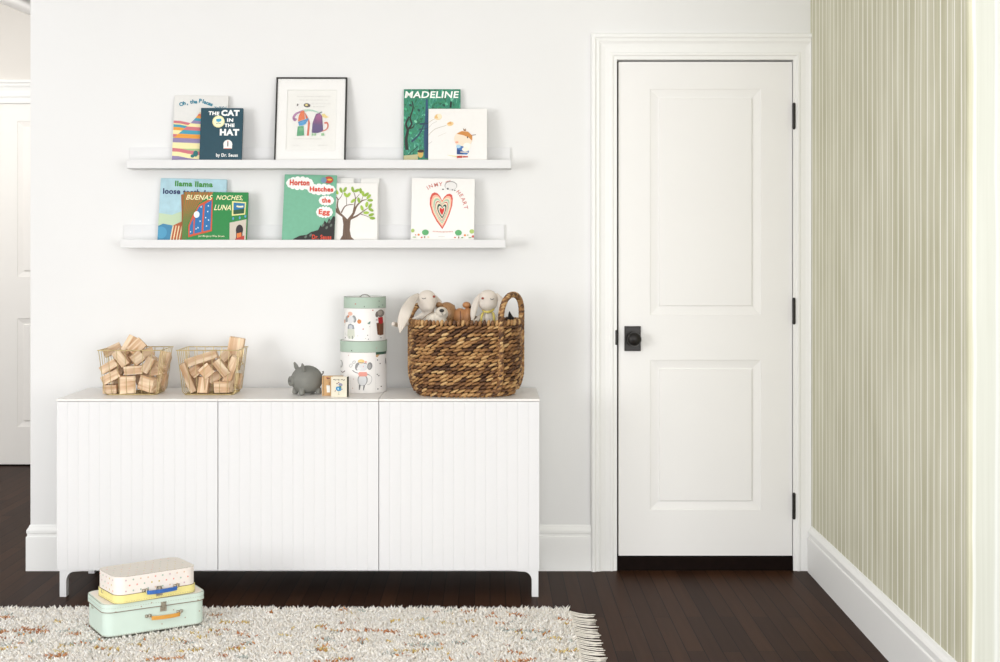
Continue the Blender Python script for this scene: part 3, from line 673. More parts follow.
A.poly([(712, 258), (830, 266), (826, 370), (716, 382)], '#e2dc94'); A.poly([(726, 270), (820, 276), (816, 360), (728, 370)], '#1f6fa2'); A.poly([(726, 335), (818, 318), (816, 360), (728, 370)], '#1c4f30'); A.stroke([(752, 300), (780, 305), (808, 302)], 14, '#e3dcb0')
A.poly([(700, 440), (838, 410), (838, 610), (706, 610)], '#c9beb0'); A.ell(784, 500, 30, 45, '#2a1c22'); A.poly([(756, 500), (808, 500), (812, 580), (758, 580)], '#2a1c22'); A.poly([(762, 530), (800, 520), (804, 570), (765, 575)], '#dd7a38'); A.poly([(750, 575), (826, 545), (826, 610), (750, 610)], '#b3352c')
for x, y in ((728, 405), (782, 398), (828, 385)): A.ell(x, y, 8, 12, '#5b9cc2')
A.text('por Margaret Wise Brown', 448, 662, 546, 566, '#e9e6c0', .01)
A.finish(t, cp)
# -- horton
C5 = (270, 168, 8.275)
t, A, cp, _ = book('sage green book with title words on white clouds and a black lower corner', (282.4, 334.8, 174.8, 240), ZL, -.085, -.040, .012, mat('cover_sage', '#6fae90', .45, var=.04), C5, roll=1.2)
def cloud(cx, cy, rx, ry):
    for i in range(14):
        a_ = 2*PI*i/14; A.ell(cx+rx*.82*math.cos(a_), cy+ry*.72*math.sin(a_), rx*.2, ry*.42, '#f0f0ec')
    A.ell(cx, cy, rx*.88, ry*.85, '#f0f0ec')
cloud(232, 130, 112, 52); cloud(412, 178, 116, 44); cloud(458, 272, 62, 38); cloud(446, 370, 68, 44)
A.text('Horton', 148, 312, 100, 150, '#d2452c', .045); A.text('Hatches', 316, 512, 156, 198, '#d2452c', .045); A.text('the', 420, 494, 248, 292, '#d2452c', .045); A.text('Egg', 398, 492, 346, 402, '#d2452c', .045)
A.poly([(200, 600), (250, 572), (310, 562), (340, 540), (400, 520), (418, 480), (432, 495), (450, 440), (470, 462), (486, 420), (500, 440), (520, 400), (560, 420), (560, 640), (180, 640)], '#1c1a18')
for x, y in ((440, 480), (490, 450), (505, 480), (470, 500), (340, 565), (300, 580)): A.ell(x, y, 9, 14, '#5f6b60', 30)
A.ell(470, 98, 38, 30, '#b8402f'); A.ell(430, 100, 24, 24, '#6e8fa8'); A.ell(478, 96, 20, 8, '#e8b83c')
A.text('Dr. Seuss', 352, 512, 560, 600, '#d2452c', .035)
A.finish(t, cp)
# -- two blank white books behind, tree book
for q, (a0, a1, tp, lb) in enumerate(((336, 353.4, 178.0, 'plain white book peeking out between the sage green book and the tree book'), (360.5, 379, 178.2, 'plain white book peeking out above the right half of the tree book'))):
    t, A, cp, _ = book(lb, (a0-(14 if q == 0 else 0), a1, tp, 240), ZL, -.050-(.0 if q else .0), -.018, .010, mat('cover_blank', '#e6e5e1', .5, var=.01), C5)
t, A, cp, _ = book('white book with a painted brown tree and lime leaves', (334.5, 377.5, 183.2, 240), ZL, -.075, -.042, .012, mat('cover_white_tree', '#e9e7e3', .45, var=.01), C5)
BR = '#6e5644'; BD = '#4e3b30'
A.poly([(582, 600), (604, 560), (608, 470), (598, 410), (545, 370), (545, 330), (580, 370), (612, 400), (640, 428), (690, 400), (668, 440), (662, 520), (674, 575), (700, 600)], BR)
for k in range(4): A.stroke([(606+k*14, 595), (616+k*11, 520), (612+k*12, 440)], 3.5, BD)
A.stroke([(575, 372), (556, 320), (560, 265), (545, 240)], (16, 6), BR); A.stroke([(560, 270), (585, 240), (600, 205)], (7, 3), BR); A.stroke([(590, 375), (612, 330), (640, 310), (690, 305)], (12, 5), BR); A.stroke([(633, 312), (632, 240)], (4, 3), BR)
A.stroke([(655, 430), (690, 380), (715, 320), (760, 275), (800, 262)], (24, 4), BR); A.stroke([(690, 370), (700, 310), (705, 250), (690, 200)], (14, 4), BR); A.stroke([(705, 260), (740, 215)], (5, 3), BR); A.stroke([(755, 278), (768, 235)], 4, BR)
A.stroke([(665, 425), (720, 400), (760, 370), (810, 335)], (18, 4), BR); A.stroke([(750, 385), (790, 398), (830, 415)], (6, 3), BR)
for x, y, r in ((549, 200, 60), (585, 185, -110), (618, 180, -60), (624, 225, -125), (648, 225, -50), (682, 178, 75), (716, 188, -25), (748, 190, 80), (768, 215, 75), (796, 222, -40), (815, 240, -50), (828, 270, 0), (734, 270, 75), (686, 275, -40), (760, 335, 70), (800, 305, 100), (828, 318, -60), (836, 350, 30), (796, 375, 0), (838, 392, -20), (848, 420, 5)):
    A.ell(x, y, 24, 12, '#a3c246' if (x+y) % 2 else '#8fb03c', r); A.stroke([(x-20*math.cos(math.radians(r)), y-20*math.sin(math.radians(r))), (x+20*math.cos(math.radians(r)), y+20*math.sin(math.radians(r)))], 2, '#6f9030')
A.finish(t, cp)
# -- in my heart
C6 = (400, 170, 8.277)
t, A, cp, _ = book('square white book with a large heart of nested coloured rings', (411, 474, 178.4, 240), ZL, -.085, -.045, .014, mat('cover_white_heart', '#ebe9e5', .45, var=.01), C6, roll=.6)
def heart(k, col):
    cx, cy = 343, 350; pts = []
    base = [(350, 497), (300, 430), (262, 360), (242, 290), (244, 235), (258, 200), (280, 188), (305, 196), (328, 222), (344, 258), (362, 225), (385, 203), (408, 198), (426, 210), (433, 240), (428, 300), (408, 370), (380, 440)]
    A.poly([(cx+(x-cx)*k+(2 if k < .5 else 0), cy+(y-cy)*k) for x, y in base], col)
for k, c in ((1, '#cf4b3c'), (.88, '#efb39c'), (.78, '#ecd9bc'), (.70, '#9fc0a4'), (.60, '#e9e0cf'), (.55, '#b8473c'), (.50, '#e6d7bc'), (.40, '#1f4a40'), (.30, '#dcd8c4'), (.20, '#d0281e')): heart(k, c)
A.arc('INMYHEART', [(222, 152, -32), (248, 136, -26), (292, 124, -14), (330, 118, -6), (480, 185, 52), (503, 212, 60), (520, 245, 68), (533, 278, 74), (542, 312, 80)], 32, '#c97a6e', .015)
A.ell(415, 130, 52, 38, '#9a9896'); A.ell(415, 133, 47, 33, '#e3e1de'); A.ell(390, 157, 7, 8, '#2a2828'); A.ell(428, 166, 6, 4, '#2a2828'); A.ell(448, 170, 7, 4, '#2a2828'); A.ell(350, 162, 8, 5, '#2a2828'); A.stroke([(370, 104), (388, 94), (412, 90)], 6, '#c8897c')
for i in range(14): A.stroke([(272+i*12, 515+abs(i-6.5)*-.6+4), (279+i*12, 518+abs(i-6.5)*-.6+4)], 9, '#dba79c')
A.stroke([(318, 560), (370, 560)], 4, '#c9c5bf')
for x, y, rx, ry, c in ((106, 512, 14, 16, '#a9c46e'), (210, 526, 28, 24, '#5aa86a'), (483, 526, 28, 24, '#5aa86a'), (594, 514, 20, 18, '#a9c46e'), (155, 546, 9, 9, '#dd8a3c'), (537, 546, 9, 9, '#dd8a3c'), (605, 556, 12, 10, '#b8473c'), (130, 548, 5, 5, '#c9574a'), (560, 545, 5, 5, '#8fb06a'), (120, 566, 16, 4, '#7fa06a'), (180, 568, 8, 6, '#c9574a'), (235, 565, 9, 6, '#e3c8a6'), (205, 565, 5, 9, '#8a6a4a'), (486, 565, 5, 9, '#8a6a4a'), (455, 566, 9, 5, '#c9574a'), (515, 566, 9, 5, '#7fa06a'), (580, 566, 14, 4, '#7fa06a')): A.ell(x, y, rx, ry, c)
A.finish(t, cp)

# ---------------------------------------------------------------- wire baskets and wooden blocks
TZ = ZT
def wire_basket(label, pxl, pxr):
    yf, yb = -.312, -.122; xl, xr = X(pxl, yf), X(pxr, yf); zt = Z(350.4, yf); cx, cy = (xl+xr)/2, (yf+yb)/2; hw, hd = (xr-xl)/2, (yb-yf)/2
    t = thing('wire_basket', label, 'basket', (cx, cy, TZ), (0, 0, 0), 'brass wire baskets on the sideboard', local=True)
    h = zt-TZ; r = .0014; bw, bd = hw*.84, hd*.84; zb = .003
    rim = MB(); ov = .005
    rim.tube([(-hw-ov, -hd, h), (hw+ov*.2, -hd, h)], .002); rim.tube([(-hw, hd, h), (hw+ov, hd, h)], .002)
    rim.tube([(-hw, -hd-ov*.3, h), (-hw, hd, h)], .002); rim.tube([(hw, -hd, h), (hw, hd+ov*.3, h)], .002)
    autosmooth(rim.build('rim', GOLD, t, local=True), 50)
    def P(u, v, k):  # k 0 bottom 1 top, slightly rounded foot
        return (u*(bw+(hw-bw)*k), v*(bd+(hd-bd)*k), zb+(h-zb)*k)
    wr = MB()
    for i in range(1, 7):
        u = -1+2*i/7
        for v in (-1, 1): wr.tube([P(u, v, 1), P(u, v, .5), P(u, v, .06), (u*bw*.99, v*bd*.93, zb)], r, 6)
        wr.tube([(u*bw, -bd*.93, zb), (u*bw, bd*.93, zb)], r, 6)
    for i in range(1, 6):
        v = -1+2*i/6
        for u in (-1, 1): wr.tube([P(u, v, 1), P(u, v, .5), P(u, v, .06), (u*bw*.95, v*bd*.99, zb)], r, 6)
        wr.tube([(-bw*.95, v*bd, zb), (bw*.95, v*bd, zb)], r, 6)
    for u in (-1, 1):
        for v in (-1, 1): wr.tube([P(u, v, 1), P(u, v, .5), P(u, v, .06), (u*bw*.93, v*bd*.93, zb)], r*1.2, 6)
    autosmooth(wr.build('wire_mesh', GOLD, t, local=True), 50)
    rb = MB(); rb.tube([(x, y, .0022) for x, y in rrect(bw*.96, bd*.96, .02)], .002, closed=True); autosmooth(rb.build('base_ring', GOLD, t, local=True), 50)
    hd_ = MB(); hd_.tube([(hw*.93, -.022, h*.70), (hw*.95+.004, -.022, h*.64), (hw*.95+.004, .022, h*.64), (hw*.93, .022, h*.70)], .0018, 6); hd_.build('handle', GOLD, t, local=True)
    return t
wire_basket('brass wire basket of wooden blocks standing left of its twin', 98.5, 160.5)
wire_basket('brass wire basket of wooden blocks standing between its twin and the piggy bank', 177.3, 238.0)
def block(label, px, py, l, hgt, d, rot, yaw, Y, grp, tri=False, pitch=0):
    Y -= .036
    """l long axis (m), hgt thickness, d depth, rot counter-clockwise in view"""
    bm_ = MB(); j = lambda: random.uniform(.95, 1.03)
    a_, b__, c = l/2, d/2, hgt/2
    if tri: bm_.prism([(-a_, -c), (a_, -c), (-a_*.1, c)], -b__, b__)
    else:
        k1, k2 = j(), j()
        bm_.add([(-a_*k1, -b__, -c), (a_, -b__, -c*k2), (a_, b__, -c), (-a_, b__, -c), (-a_, -b__, c), (a_*k2, -b__, c), (a_, b__, c*k1), (-a_, b__, c)],
                [(3, 2, 1, 0), (4, 5, 6, 7), (0, 1, 5, 4), (1, 2, 6, 5), (2, 3, 7, 6), (3, 0, 4, 7)])
    o = bm_.build('wooden_block', WOODB, None, bevel=.0025)
    o.location = (X(px, Y), Y, Z(py, Y))
    o.rotation_euler = (Matrix.Rotation(math.radians(-rot), 4, 'Y') @ Matrix.Rotation(math.radians(yaw), 4, 'Z') @ Matrix.Rotation(math.radians(pitch), 4, 'X')).to_euler()
    tag(o, label, 'block', grp)
G1, G2 = 'wooden blocks in the left wire basket', 'wooden blocks in the right wire basket'
for a in [
 ('small wooden block lying flat at the lower left corner of the left wire basket', 110.5, 389, .053, .034, .04, 0, 4, -.235),
 ('wooden block tilted up to the right, second from the bottom at the left basket side', 111, 377, .070, .034, .04, 28, 8, -.235),
 ('wooden block tilted up to the right, third from the bottom at the left basket side', 110.0, 366, .072, .032, .04, 30, -8, -.225),
 ('wooden block leaning steeply down to the right near the left basket rim', 120.9, 357.5, .066, .034, .035, -55, 12, -.23),
 ('wooden block at the back left of the left wire basket, just under the rim', 112.5, 350, .07, .034, .05, 26, 20, -.13),
 ('topmost wooden block poking out at the middle of the left basket', 129.3, 345, .075, .036, .04, 62, 15, -.165),
 ('broad wooden block resting above the front rim of the left basket', 137.0, 347, .062, .045, .035, 45, 10, -.205),
 ('squarish wooden block turned on its corner below the left basket rim', 137.6, 358.5, .045, .043, .045, 38, 20, -.225),
 ('wooden block lying level at the centre of the left wire basket', 133.2, 369.8, .072, .033, .05, 3, 14, -.22),
 ('big upright wooden block at the bottom middle of the left basket', 127.5, 384.5, .060, .068, .045, 1, 16, -.23),
 ('big wooden block slanting at the lower right of the left basket', 149.5, 384, .066, .056, .05, -14, -24, -.225),
 ('wooden block standing on end at the right of the left basket', 149.2, 364.0, .066, .032, .04, 58, -10, -.23),
 ('small wooden block under the right part of the left basket rim', 147, 353.0, .045, .035, .04, 20, 30, -.18),
 ('shaded wooden block upright at the far right of the left basket', 164.0, 362, .075, .042, .04, 82, 40, -.155),
 ('shaded wooden block low at the far right of the left basket', 161.0, 381, .062, .042, .04, 84, 38, -.165),
 ('dark shaded wooden block behind the big one at bottom middle', 141.5, 378, .05, .04, .04, 20, 20, -.16),
 ('half hidden wooden block behind the left side of the left basket', 118.5, 369, .06, .045, .04, 70, 15, -.17),
 ('half hidden wooden block at the back of the left basket below its topmost block', 128.5, 359, .07, .05, .04, 15, 10, -.145),
 ('half hidden wooden block at the back of the left basket, low in the middle', 120, 382, .06, .05, .04, 0, 25, -.16),
 ('half hidden wooden block behind the triangular one in the left basket', 148, 372, .06, .05, .04, 75, 0, -.145),
]: block(*a, G1)
block('triangular wooden block leaning against the right side of the left basket', 156.2, 367, .056, .062, .035, 8, -12, -.185, G1, tri=True)
for a in [
 ('long thin wooden block slanting down the left side of the right basket', 188.3, 377.5, .120, .026, .035, -70, 8, -.235),
 ('long wooden block sloping up to the right across the right basket', 201.5, 358.3, .125, .033, .04, 18, 4, -.225),
 ('wooden block beneath the long sloping one at the left of the right basket', 195.0, 371.5, .045, .042, .04, 40, 20, -.21),
 ('small square wooden block on its corner at the centre of the right basket', 206.3, 371.5, .046, .046, .04, 42, 15, -.235),
 ('upright wooden block at the bottom centre of the right basket', 203.8, 385.5, .062, .038, .04, 86, 12, -.24),
 ('wooden block tucked behind the centre of the right basket', 214.4, 378, .05, .034, .04, 38, 15, -.20),
 ('wooden block slanting down to the right in the upper right basket', 221.6, 367.3, .070, .033, .036, -53, 10, -.235),
 ('wooden block lying at the lower right of the right basket', 223.6, 386.6, .064, .044, .045, 2, -14, -.23),
 ('long wooden block rising steeply at the right side of the right basket', 231.4, 369.5, .108, .032, .035, 68, -8, -.215),
 ('tall wide wooden board rising above the back right rim of the right basket', 235.0, 353, .125, .060, .028, 80, 0, -.125),
 ('small wooden block at the back of the right basket under its rim', 224.5, 357, .05, .035, .04, 50, 20, -.16),
 ('shaded wooden block low at the far right of the right basket', 237.0, 381, .052, .038, .04, 84, 35, -.165),
 ('dark shaded wooden block low at the back of the right basket', 211, 386, .05, .04, .04, 10, 20, -.15),
 ('half hidden wooden block behind the left slanted one in the right basket', 194, 382, .06, .045, .04, 65, 15, -.175),
 ('half hidden wooden block deep behind the middle of the right basket', 207, 365.5, .07, .05, .04, 10, 15, -.15),
 ('half hidden wooden block at the back of the right basket, right of centre', 224, 376, .06, .05, .04, 70, 15, -.155),
]: block(*a, G2)

# ---------------------------------------------------------------- soft shapes by voxel union
def remeshed(name, mb, m, parent, vox=.004, smooth_it=4, local=True):
    o = mb.build(name+'_src', m, parent, local=local)
    r = o.modifiers.new('r', 'REMESH'); r.mode = 'VOXEL'; r.voxel_size = vox
    sm = o.modifiers.new('s', 'SMOOTH'); sm.iterations = smooth_it; sm.factor = .6
    dg = bpy.context.evaluated_depsgraph_get(); dg.update()
    me = bpy.data.meshes.new_from_object(o.evaluated_get(dg)); me.name = name
    for p in me.polygons: p.use_smooth = True
    n = bpy.data.objects.new(name, me); COL.objects.link(n); n.parent = parent; bpy.data.objects.remove(o)
    return n

# piggy bank: local +x is its nose direction
def pig():
    Y = -.262; x = X(306.8, Y)
    t = thing('piggy_bank', 'dark grey matt piggy bank facing left beside the small boxes', 'piggy bank', (x, Y, TZ), (0, 0, math.radians(213)), local=True); t.scale = (1.04, 1.04, 1.03)
    b = MB(); b.ell((0, 0, .0555), (.061, .0525, .0530), nu=28, nv=18)
    b.ell((.050, 0, .054), (.017, .020, .020)); b.lathe([(.0175, 0), (.0185, .003), (.0185, .011), (.0165, .0125)], 24, Matrix.Translation((.057, 0, .053)) @ Matrix.Rotation(PI/2, 4, 'Y'))
    for sx, sy in ((.034, .027), (.034, -.027), (-.036, .026), (-.036, -.026)):
        b.lathe([(.008, .001), (.0108, .003), (.0112, .008), (.010, .024)], 16, Matrix.Translation((sx, sy, 0)))
    remeshed('body', b, CLAY, t, .0022, 3)
    for sy in (1, -1):
        e = MB(); M = (Matrix.Rotation(sy*-.35, 4, 'X') @ Matrix.Rotation(.30, 4, 'Y')).to_3x3()
        c = Vector((.028, sy*.029, .100)); e.ell(c, (.0055, .0145, .017), M, 18, 14); e.ell(c+M @ Vector((0, 0, .010)), (.0045, .010, .013), M, 16, 12)
        e.ell(c+M @ Vector((.004, 0, .002)), (.004, .006, .004), M, 10, 8); remeshed('ear', e, CLAY, t, .0018, 2)
    tl = MB(); tl.tube([(-.060, 0, .070), (-.066, .003, .076), (-.068, 0, .082), (-.064, -.003, .080)], .0025, 8); tl.build('tail', CLAY, t, local=True, smooth=True)
    for sy in (1, -1):
        n = MB(); n.ell((.0700, sy*.006, .053), (.001, .0022, .0035)); n.build('nostril', mat('nostril_dark', '#3a3a36', .8), t, local=True)
pig()

# small boxes
def small_boxes():
    Y = -.32; x0, x1 = X(322.8, Y), X(341.5, Y); zt = Z(375.3, Y+.0)
    cx = (x0+x1)/2; yy = -.30
    t = thing('kraft_box', 'small kraft brown box with a white paper tag, behind the little mouse book', 'box', (cx, yy, TZ), (0, 0, math.radians(0)), local=True)
    w2, d2, h = (x1-x0)/2+.004, .013, .075
    KR = mat('kraft_card', '#c19a6c', .8, var=.08, vscale=80)
    m = MB(); m.box((-w2, -d2, 0), (w2, d2, h)); m.build('box_body', KR, t, local=True, bevel=.001)
    sc = F/(yy-d2-CAMY); Cx = (315, 368, 20.69); pxc = HX+cx*sc; pyb = HY+(CAMZ-TZ)*sc
    A = Art(lambda x, y: ((Cx[0]+x/Cx[2]-pxc)/sc, (pyb-(Cx[1]+y/Cx[2]))/sc), lambda u, v, d: (u, -d2-.0002-d, v))
    A.stroke([(180, 155), (180, 560)], 10, '#6f5a40', False); A.stroke([(240, 205), (262, 222), (285, 208), (306, 220)], 16, '#5a2a2a'); A.ell(250, 200, 18, 12, '#9c4a48')
    A.poly([(238, 372), (312, 372), (312, 505), (246, 505)], '#e8e8e2'); A.poly([(232, 366), (252, 352), (312, 362), (312, 376), (236, 378)], '#cfcfc8'); A.stroke([(296, 350), (302, 292)], 9, '#8a4f2a')
    A.finish(t, None)
    # cream book in front
    yb = -.345; X0, X1 = X(331.8, yb), X(347.8, yb); zt = Z(376.6, yb); cx = (X0+X1)/2
    t = thing('small_mouse_book', 'little cream book with a dark spine and a mouse in a blue dress', 'book', (cx, yb, TZ), (0, 0, math.radians(-9)), local=True)
    w2, d2, h = (X1-X0)/2+.0005, .012, zt-TZ
    m = MB(); m.box((-w2, -d2, 0), (w2, -d2+.0015, h)); m.box((-w2, d2-.0015, 0), (w2, d2, h)); m.build('cover', mat('cream_card', '#d9d2bf', .7, var=.04), t, local=True)
    m = MB(); m.box((w2-.001, -d2+.001, 0), (w2+.0012, d2+.0005, h)); m.build('spine', mat('dark_green_cloth', '#2f2d20', .7, var=.1), t, local=True, bevel=.0008)
    m = MB(); m.box((-w2+.002, -d2+.0016, .001), (w2-.0012, d2-.0016, h-.001)); m.build('pages', PAGE, t, local=True)
    sc = F/(yb-d2-CAMY); pxc = HX+cx*sc; pyb = HY+(CAMZ-TZ)*sc
    A = Art(lambda x, y: ((Cx[0]+x/Cx[2]-pxc)/sc, (pyb-(Cx[1]+y/Cx[2]))/sc), lambda u, v, d: (u, -d2-.0002-d, v))
    for xa, xb in ((385, 455), (475, 520), (545, 635)):
        A.stroke([(xa, 248), (xa+(xb-xa)*.3, 236), (xa+(xb-xa)*.6, 250), (xb, 240)], 13, '#4b4a40')
    A.ell(540, 345, 44, 34, '#8d8aa0', 20); A.ell(500, 300, 14, 12, '#7a4a44'); A.ell(466, 322, 16, 12, '#6a4a4a'); A.ell(530, 395, 30, 22, '#4a7a34'); A.poly([(450, 390), (500, 380), (560, 420), (548, 470), (480, 478), (436, 440)], '#2c7fae'); A.ell(490, 430, 16, 22, '#a8d0e0')
    A.ell(570, 438, 14, 10, '#43506a'); A.stroke([(440, 465), (420, 488)], 14, '#7a3a3a'); A.stroke([(505, 480), (500, 545)], 7, '#8a9a7a'); A.stroke([(490, 545), (520, 545)], 7, '#8a9a7a')
    A.finish(t, None)
small_boxes()

# ---------------------------------------------------------------- round boxes
SAGE = mat('sage_green_paper', '#aabdae', .6, var=.04, vscale=12); BOXW = mat('round_box_white', '#eceae7', .6, var=.015, vscale=8)
def round_box(label, R, cx, cy, z0, zl, z1, crop, art, lidR):
    t = thing('round_box', label, 'box', (cx, cy, z0), (0, 0, 0), 'stacked round lidded boxes', local=True)
    b = MB(); b.lathe([(R-.002, 0), (R, .001), (R, z1-z0-.004), (R-.002, z1-z0-.003)], 64); autosmooth(b.build('box_body', BOXW, t, local=True))
    l = MB(); h0, h1 = zl-z0, z1-z0; l.lathe([(R+.0004, h0), (lidR, h0), (lidR, h1-.001), (lidR-.001, h1), (lidR-.004, h1), (lidR-.005, h1-.0015), (.001, h1-.0015)], 64)
    lid = autosmooth(l.build('lid', SAGE, t, local=True))
    pt = MB(); pt.lathe([(.001, h1-.0016), (.001, h1-.0008), (lidR-.0052, h1-.0008), (lidR-.0052, h1-.0016)], 64); pt.build('lid_top', BOXW, lid, local=True)
    rg = MB(); rg.tube([(lidR*math.cos(2*PI*i/64)*1.0, lidR*math.sin(2*PI*i/64), h0+.0004) for i in range(64)], .0006, 5, closed=True); rg.tube([(lidR*math.cos(2*PI*i/64)*.995, lidR*math.sin(2*PI*i/64)*.995, h1) for i in range(64)], .0009, 5, closed=True)
    rg.build('edge_binding', mat('binding_grey', '#8d9189', .7), lid, local=True)
    hd = MB(); hd.tube([(-.018, 0, h1+.001), (-.010, 0, h1+.007), (0, 0, h1+.009), (.010, 0, h1+.007), (.018, 0, h1+.001)], .0016, 6); hd.ell((-.018, 0, h1), (.004, .004, .0015)); hd.ell((.018, 0, h1), (.004, .004, .0015))
    if art != 'bottom': hd.build('carrying_ring', mat('ring_metal', '#7c7a70', .35, metal=.8), lid, local=True)
    ox, oy, k = crop; sc = F/(cy-R-CAMY); sc2 = F/(cy-R*.6-CAMY); pxc = HX+cx*F/(cy-CAMY); pyb = HY+(CAMZ-z0)*sc
    def conv(x, y): return (ox+x/k-pxc)/sc2, (pyb-(oy+y/k))/sc
    def place(u, v, d):
        rr = (lidR if v > h0-.002 else R)+.0004+d; q = max(-.98, min(.98, u/rr)); th = math.asin(q); return (rr*math.sin(th), -rr*math.cos(th), v)
    A = Art(conv, place, .00003, .005)
    return t, A
def dots(A, pts, c='#4c4a4c', r=6):
    for x, y in pts: A.ell(x, y, r, r, c, n=8)
CY = -.145
Z1 = Z(341.5, CY-.09); Z1l = Z(352.6, CY-.09); Rb = 46.2/2/(F/(CY-CAMY))
t, A = round_box('larger round white box with sage lid, lower of the two, mouse in pink top', Rb-.001, X(363.6, CY), CY, TZ, Z1l, Z1, (335, 340, 12.03), 'bottom', Rb+.001)
A.ell(340, 258, 40, 26, '#e8c27c'); A.ell(330, 258, 24, 18, '#f0cf8c'); A.ell(395, 265, 14, 12, '#e0a298')
A.ell(295, 320, 28, 48, '#8d8d8c', 10); A.ell(442, 315, 30, 46, '#868686', 5); A.ell(438, 318, 17, 30, '#a4a4a3'); A.ell(355, 330, 58, 46, '#d5d6d8'); A.ell(312, 345, 24, 22, '#dcdcdc'); A.stroke([(280, 330), (290, 285), (340, 272), (410, 290)], 9, '#8a8a8a')
A.ell(368, 318, 6, 7, '#dd9999'); A.ell(358, 480, 60, 72, '#8f9091'); A.ell(356, 485, 50, 64, '#d8dadc'); A.poly([(316, 385), (405, 385), (418, 425), (405, 432), (405, 438), (312, 438), (315, 425), (302, 410)], '#e39a8c')
A.stroke([(235, 365), (260, 385), (305, 400)], 9, '#7e7e80'); A.stroke([(412, 408), (440, 425)], 9, '#7e7e80'); A.stroke([(440, 425), (464, 450), (462, 500), (435, 535), (412, 538)], 4, '#9a9a9a')
A.stroke([(325, 540), (318, 600)], (22, 10), '#6e6e70'); A.stroke([(378, 545), (368, 605)], (18, 8), '#6e6e70'); A.ell(215, 310, 20, 26, '#b9b9b6', 40); A.ell(254, 268, 24, 18, '#b9b9b6', -40); A.ell(215, 310, 13, 18, '#e3e3e0', 40); A.ell(254, 268, 16, 11, '#e3e3e0', -40)
A.ell(80, 300, 26, 48, '#a8a8a6'); A.ell(76, 300, 16, 36, '#e4e4e2'); A.stroke([(75, 385), (105, 400), (140, 378)], 9, '#6a5a54')
A.poly([(512, 150), (640, 150), (625, 182), (512, 182)], '#3f5f50'); A.poly([(512, 182), (555, 182), (530, 212), (512, 208)], '#c9a477'); A.ell(622, 270, 8, 44, '#6a6664')
dots(A, [(184, 187), (249, 472), (237, 582), (520, 100)], '#c08a84', 5); dots(A, [(530, 246), (528, 420), (545, 436), (535, 596), (226, 130), (560, 292), (572, 570)], '#3a3436', 7)
A.stroke([(510, 215), (510, 625)], 2, '#cfcdcb', False); A.finish(t, None)
Z2 = Z(297.4, CY-.08); Z2l = Z(308.5, CY-.08); Rt = 41.4/2/(F/(CY-CAMY))
t, A = round_box('smaller round white box with sage lid on top of the stack', Rt-.001, X(364.9, CY), CY, Z1+.0002, Z2l, Z2, (335, 290, 12.03), 'top', Rt+.001)
A.ell(200, 288, 30, 24, '#e8b8a4'); A.ell(160, 350, 22, 44, '#9a9c9b', 15); A.ell(252, 350, 26, 44, '#8e9090', -10); A.ell(238, 355, 16, 32, '#c3c4c4', -10); A.ell(205, 360, 38, 44, '#d9dadb'); A.poly([(160, 330), (180, 305), (192, 320), (175, 345)], '#cc7a48')
A.poly([(175, 420), (205, 408), (245, 425), (255, 470), (165, 470)], '#8c9298'); A.ell(208, 450, 24, 26, '#c5c8cc'); A.poly([(168, 470), (250, 470), (260, 560), (238, 590), (185, 590), (162, 560)], '#cfd2c4'); A.stroke([(190, 560), (186, 592)], 7, '#9aa09a'); A.stroke([(230, 555), (230, 592)], 10, '#7a807c')
A.stroke([(165, 550), (140, 545), (135, 520)], 4, '#b8bcb6'); A.ell(315, 380, 25, 26, '#cd8146'); A.stroke([(310, 355), (304, 346)], 5, '#5a5a42'); A.ell(125, 384, 8, 24, '#c47a44')
A.poly([(412, 400), (448, 375), (445, 410), (425, 412)], '#5f7f76'); A.ell(525, 295, 20, 36, '#6e6460', 10); A.ell(562, 285, 38, 46, '#7a736e'); A.ell(555, 278, 24, 30, '#a09890'); A.poly([(535, 335), (585, 330), (590, 400), (572, 415), (540, 410)], '#b3262c'); A.ell(520, 362, 12, 10, '#b9b4b0')
A.poly([(516, 400), (540, 400), (570, 415), (594, 400), (592, 545), (560, 552), (528, 540)], '#6d4630'); A.stroke([(555, 410), (552, 545)], 8, '#8a5e42', False)
dots(A, [(112, 280), (115, 438), (296, 552), (392, 582), (440, 440)], '#b7aca6', 5); dots(A, [(476, 245), (268, 168), (362, 470)], '#b86a5a', 8); dots(A, [(547, 137), (586, 186), (546, 206), (424, 592), (566, 582), (415, 545), (376, 200), (137, 582)], '#4a4a4a', 6)
A.stroke([(445, 400), (445, 600)], 2, '#d5d3d0', False); A.finish(t, None)

# ---------------------------------------------------------------- woven basket
STRAND = island_mat('woven_water_hyacinth', ['#2a170b', '#4c2e18', '#6e4a2a', '#8c6239', '#a67c4c', '#c09a66', '#dcc193'], .6, .5, (260, 260, 260))
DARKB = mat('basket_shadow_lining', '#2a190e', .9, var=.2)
BXc, BYc = X(465.8, -.250), -.250; BH = .292
HWm, HDm = .2115, .148
def outline(th, k=0, off=0):
    e = 2/2.5; c, s_ = math.cos(th), math.sin(th)
    x = (HWm-k*.034)*abs(c)**e*(1 if c >= 0 else -1); y = (HDm-k*.026)*abs(s_)**e*(1 if s_ >= 0 else -1)
    if off: l = math.hypot(x/HWm**2, y/HDm**2) or 1; x += off*(x/HWm**2)/l; y += off*(y/HDm**2)/l
    return Vector((x, y, 0))
def kz_(z):   # inset of the side near the floor
    t_ = max(0, 1-z/.10); return t_**2.2*1.0
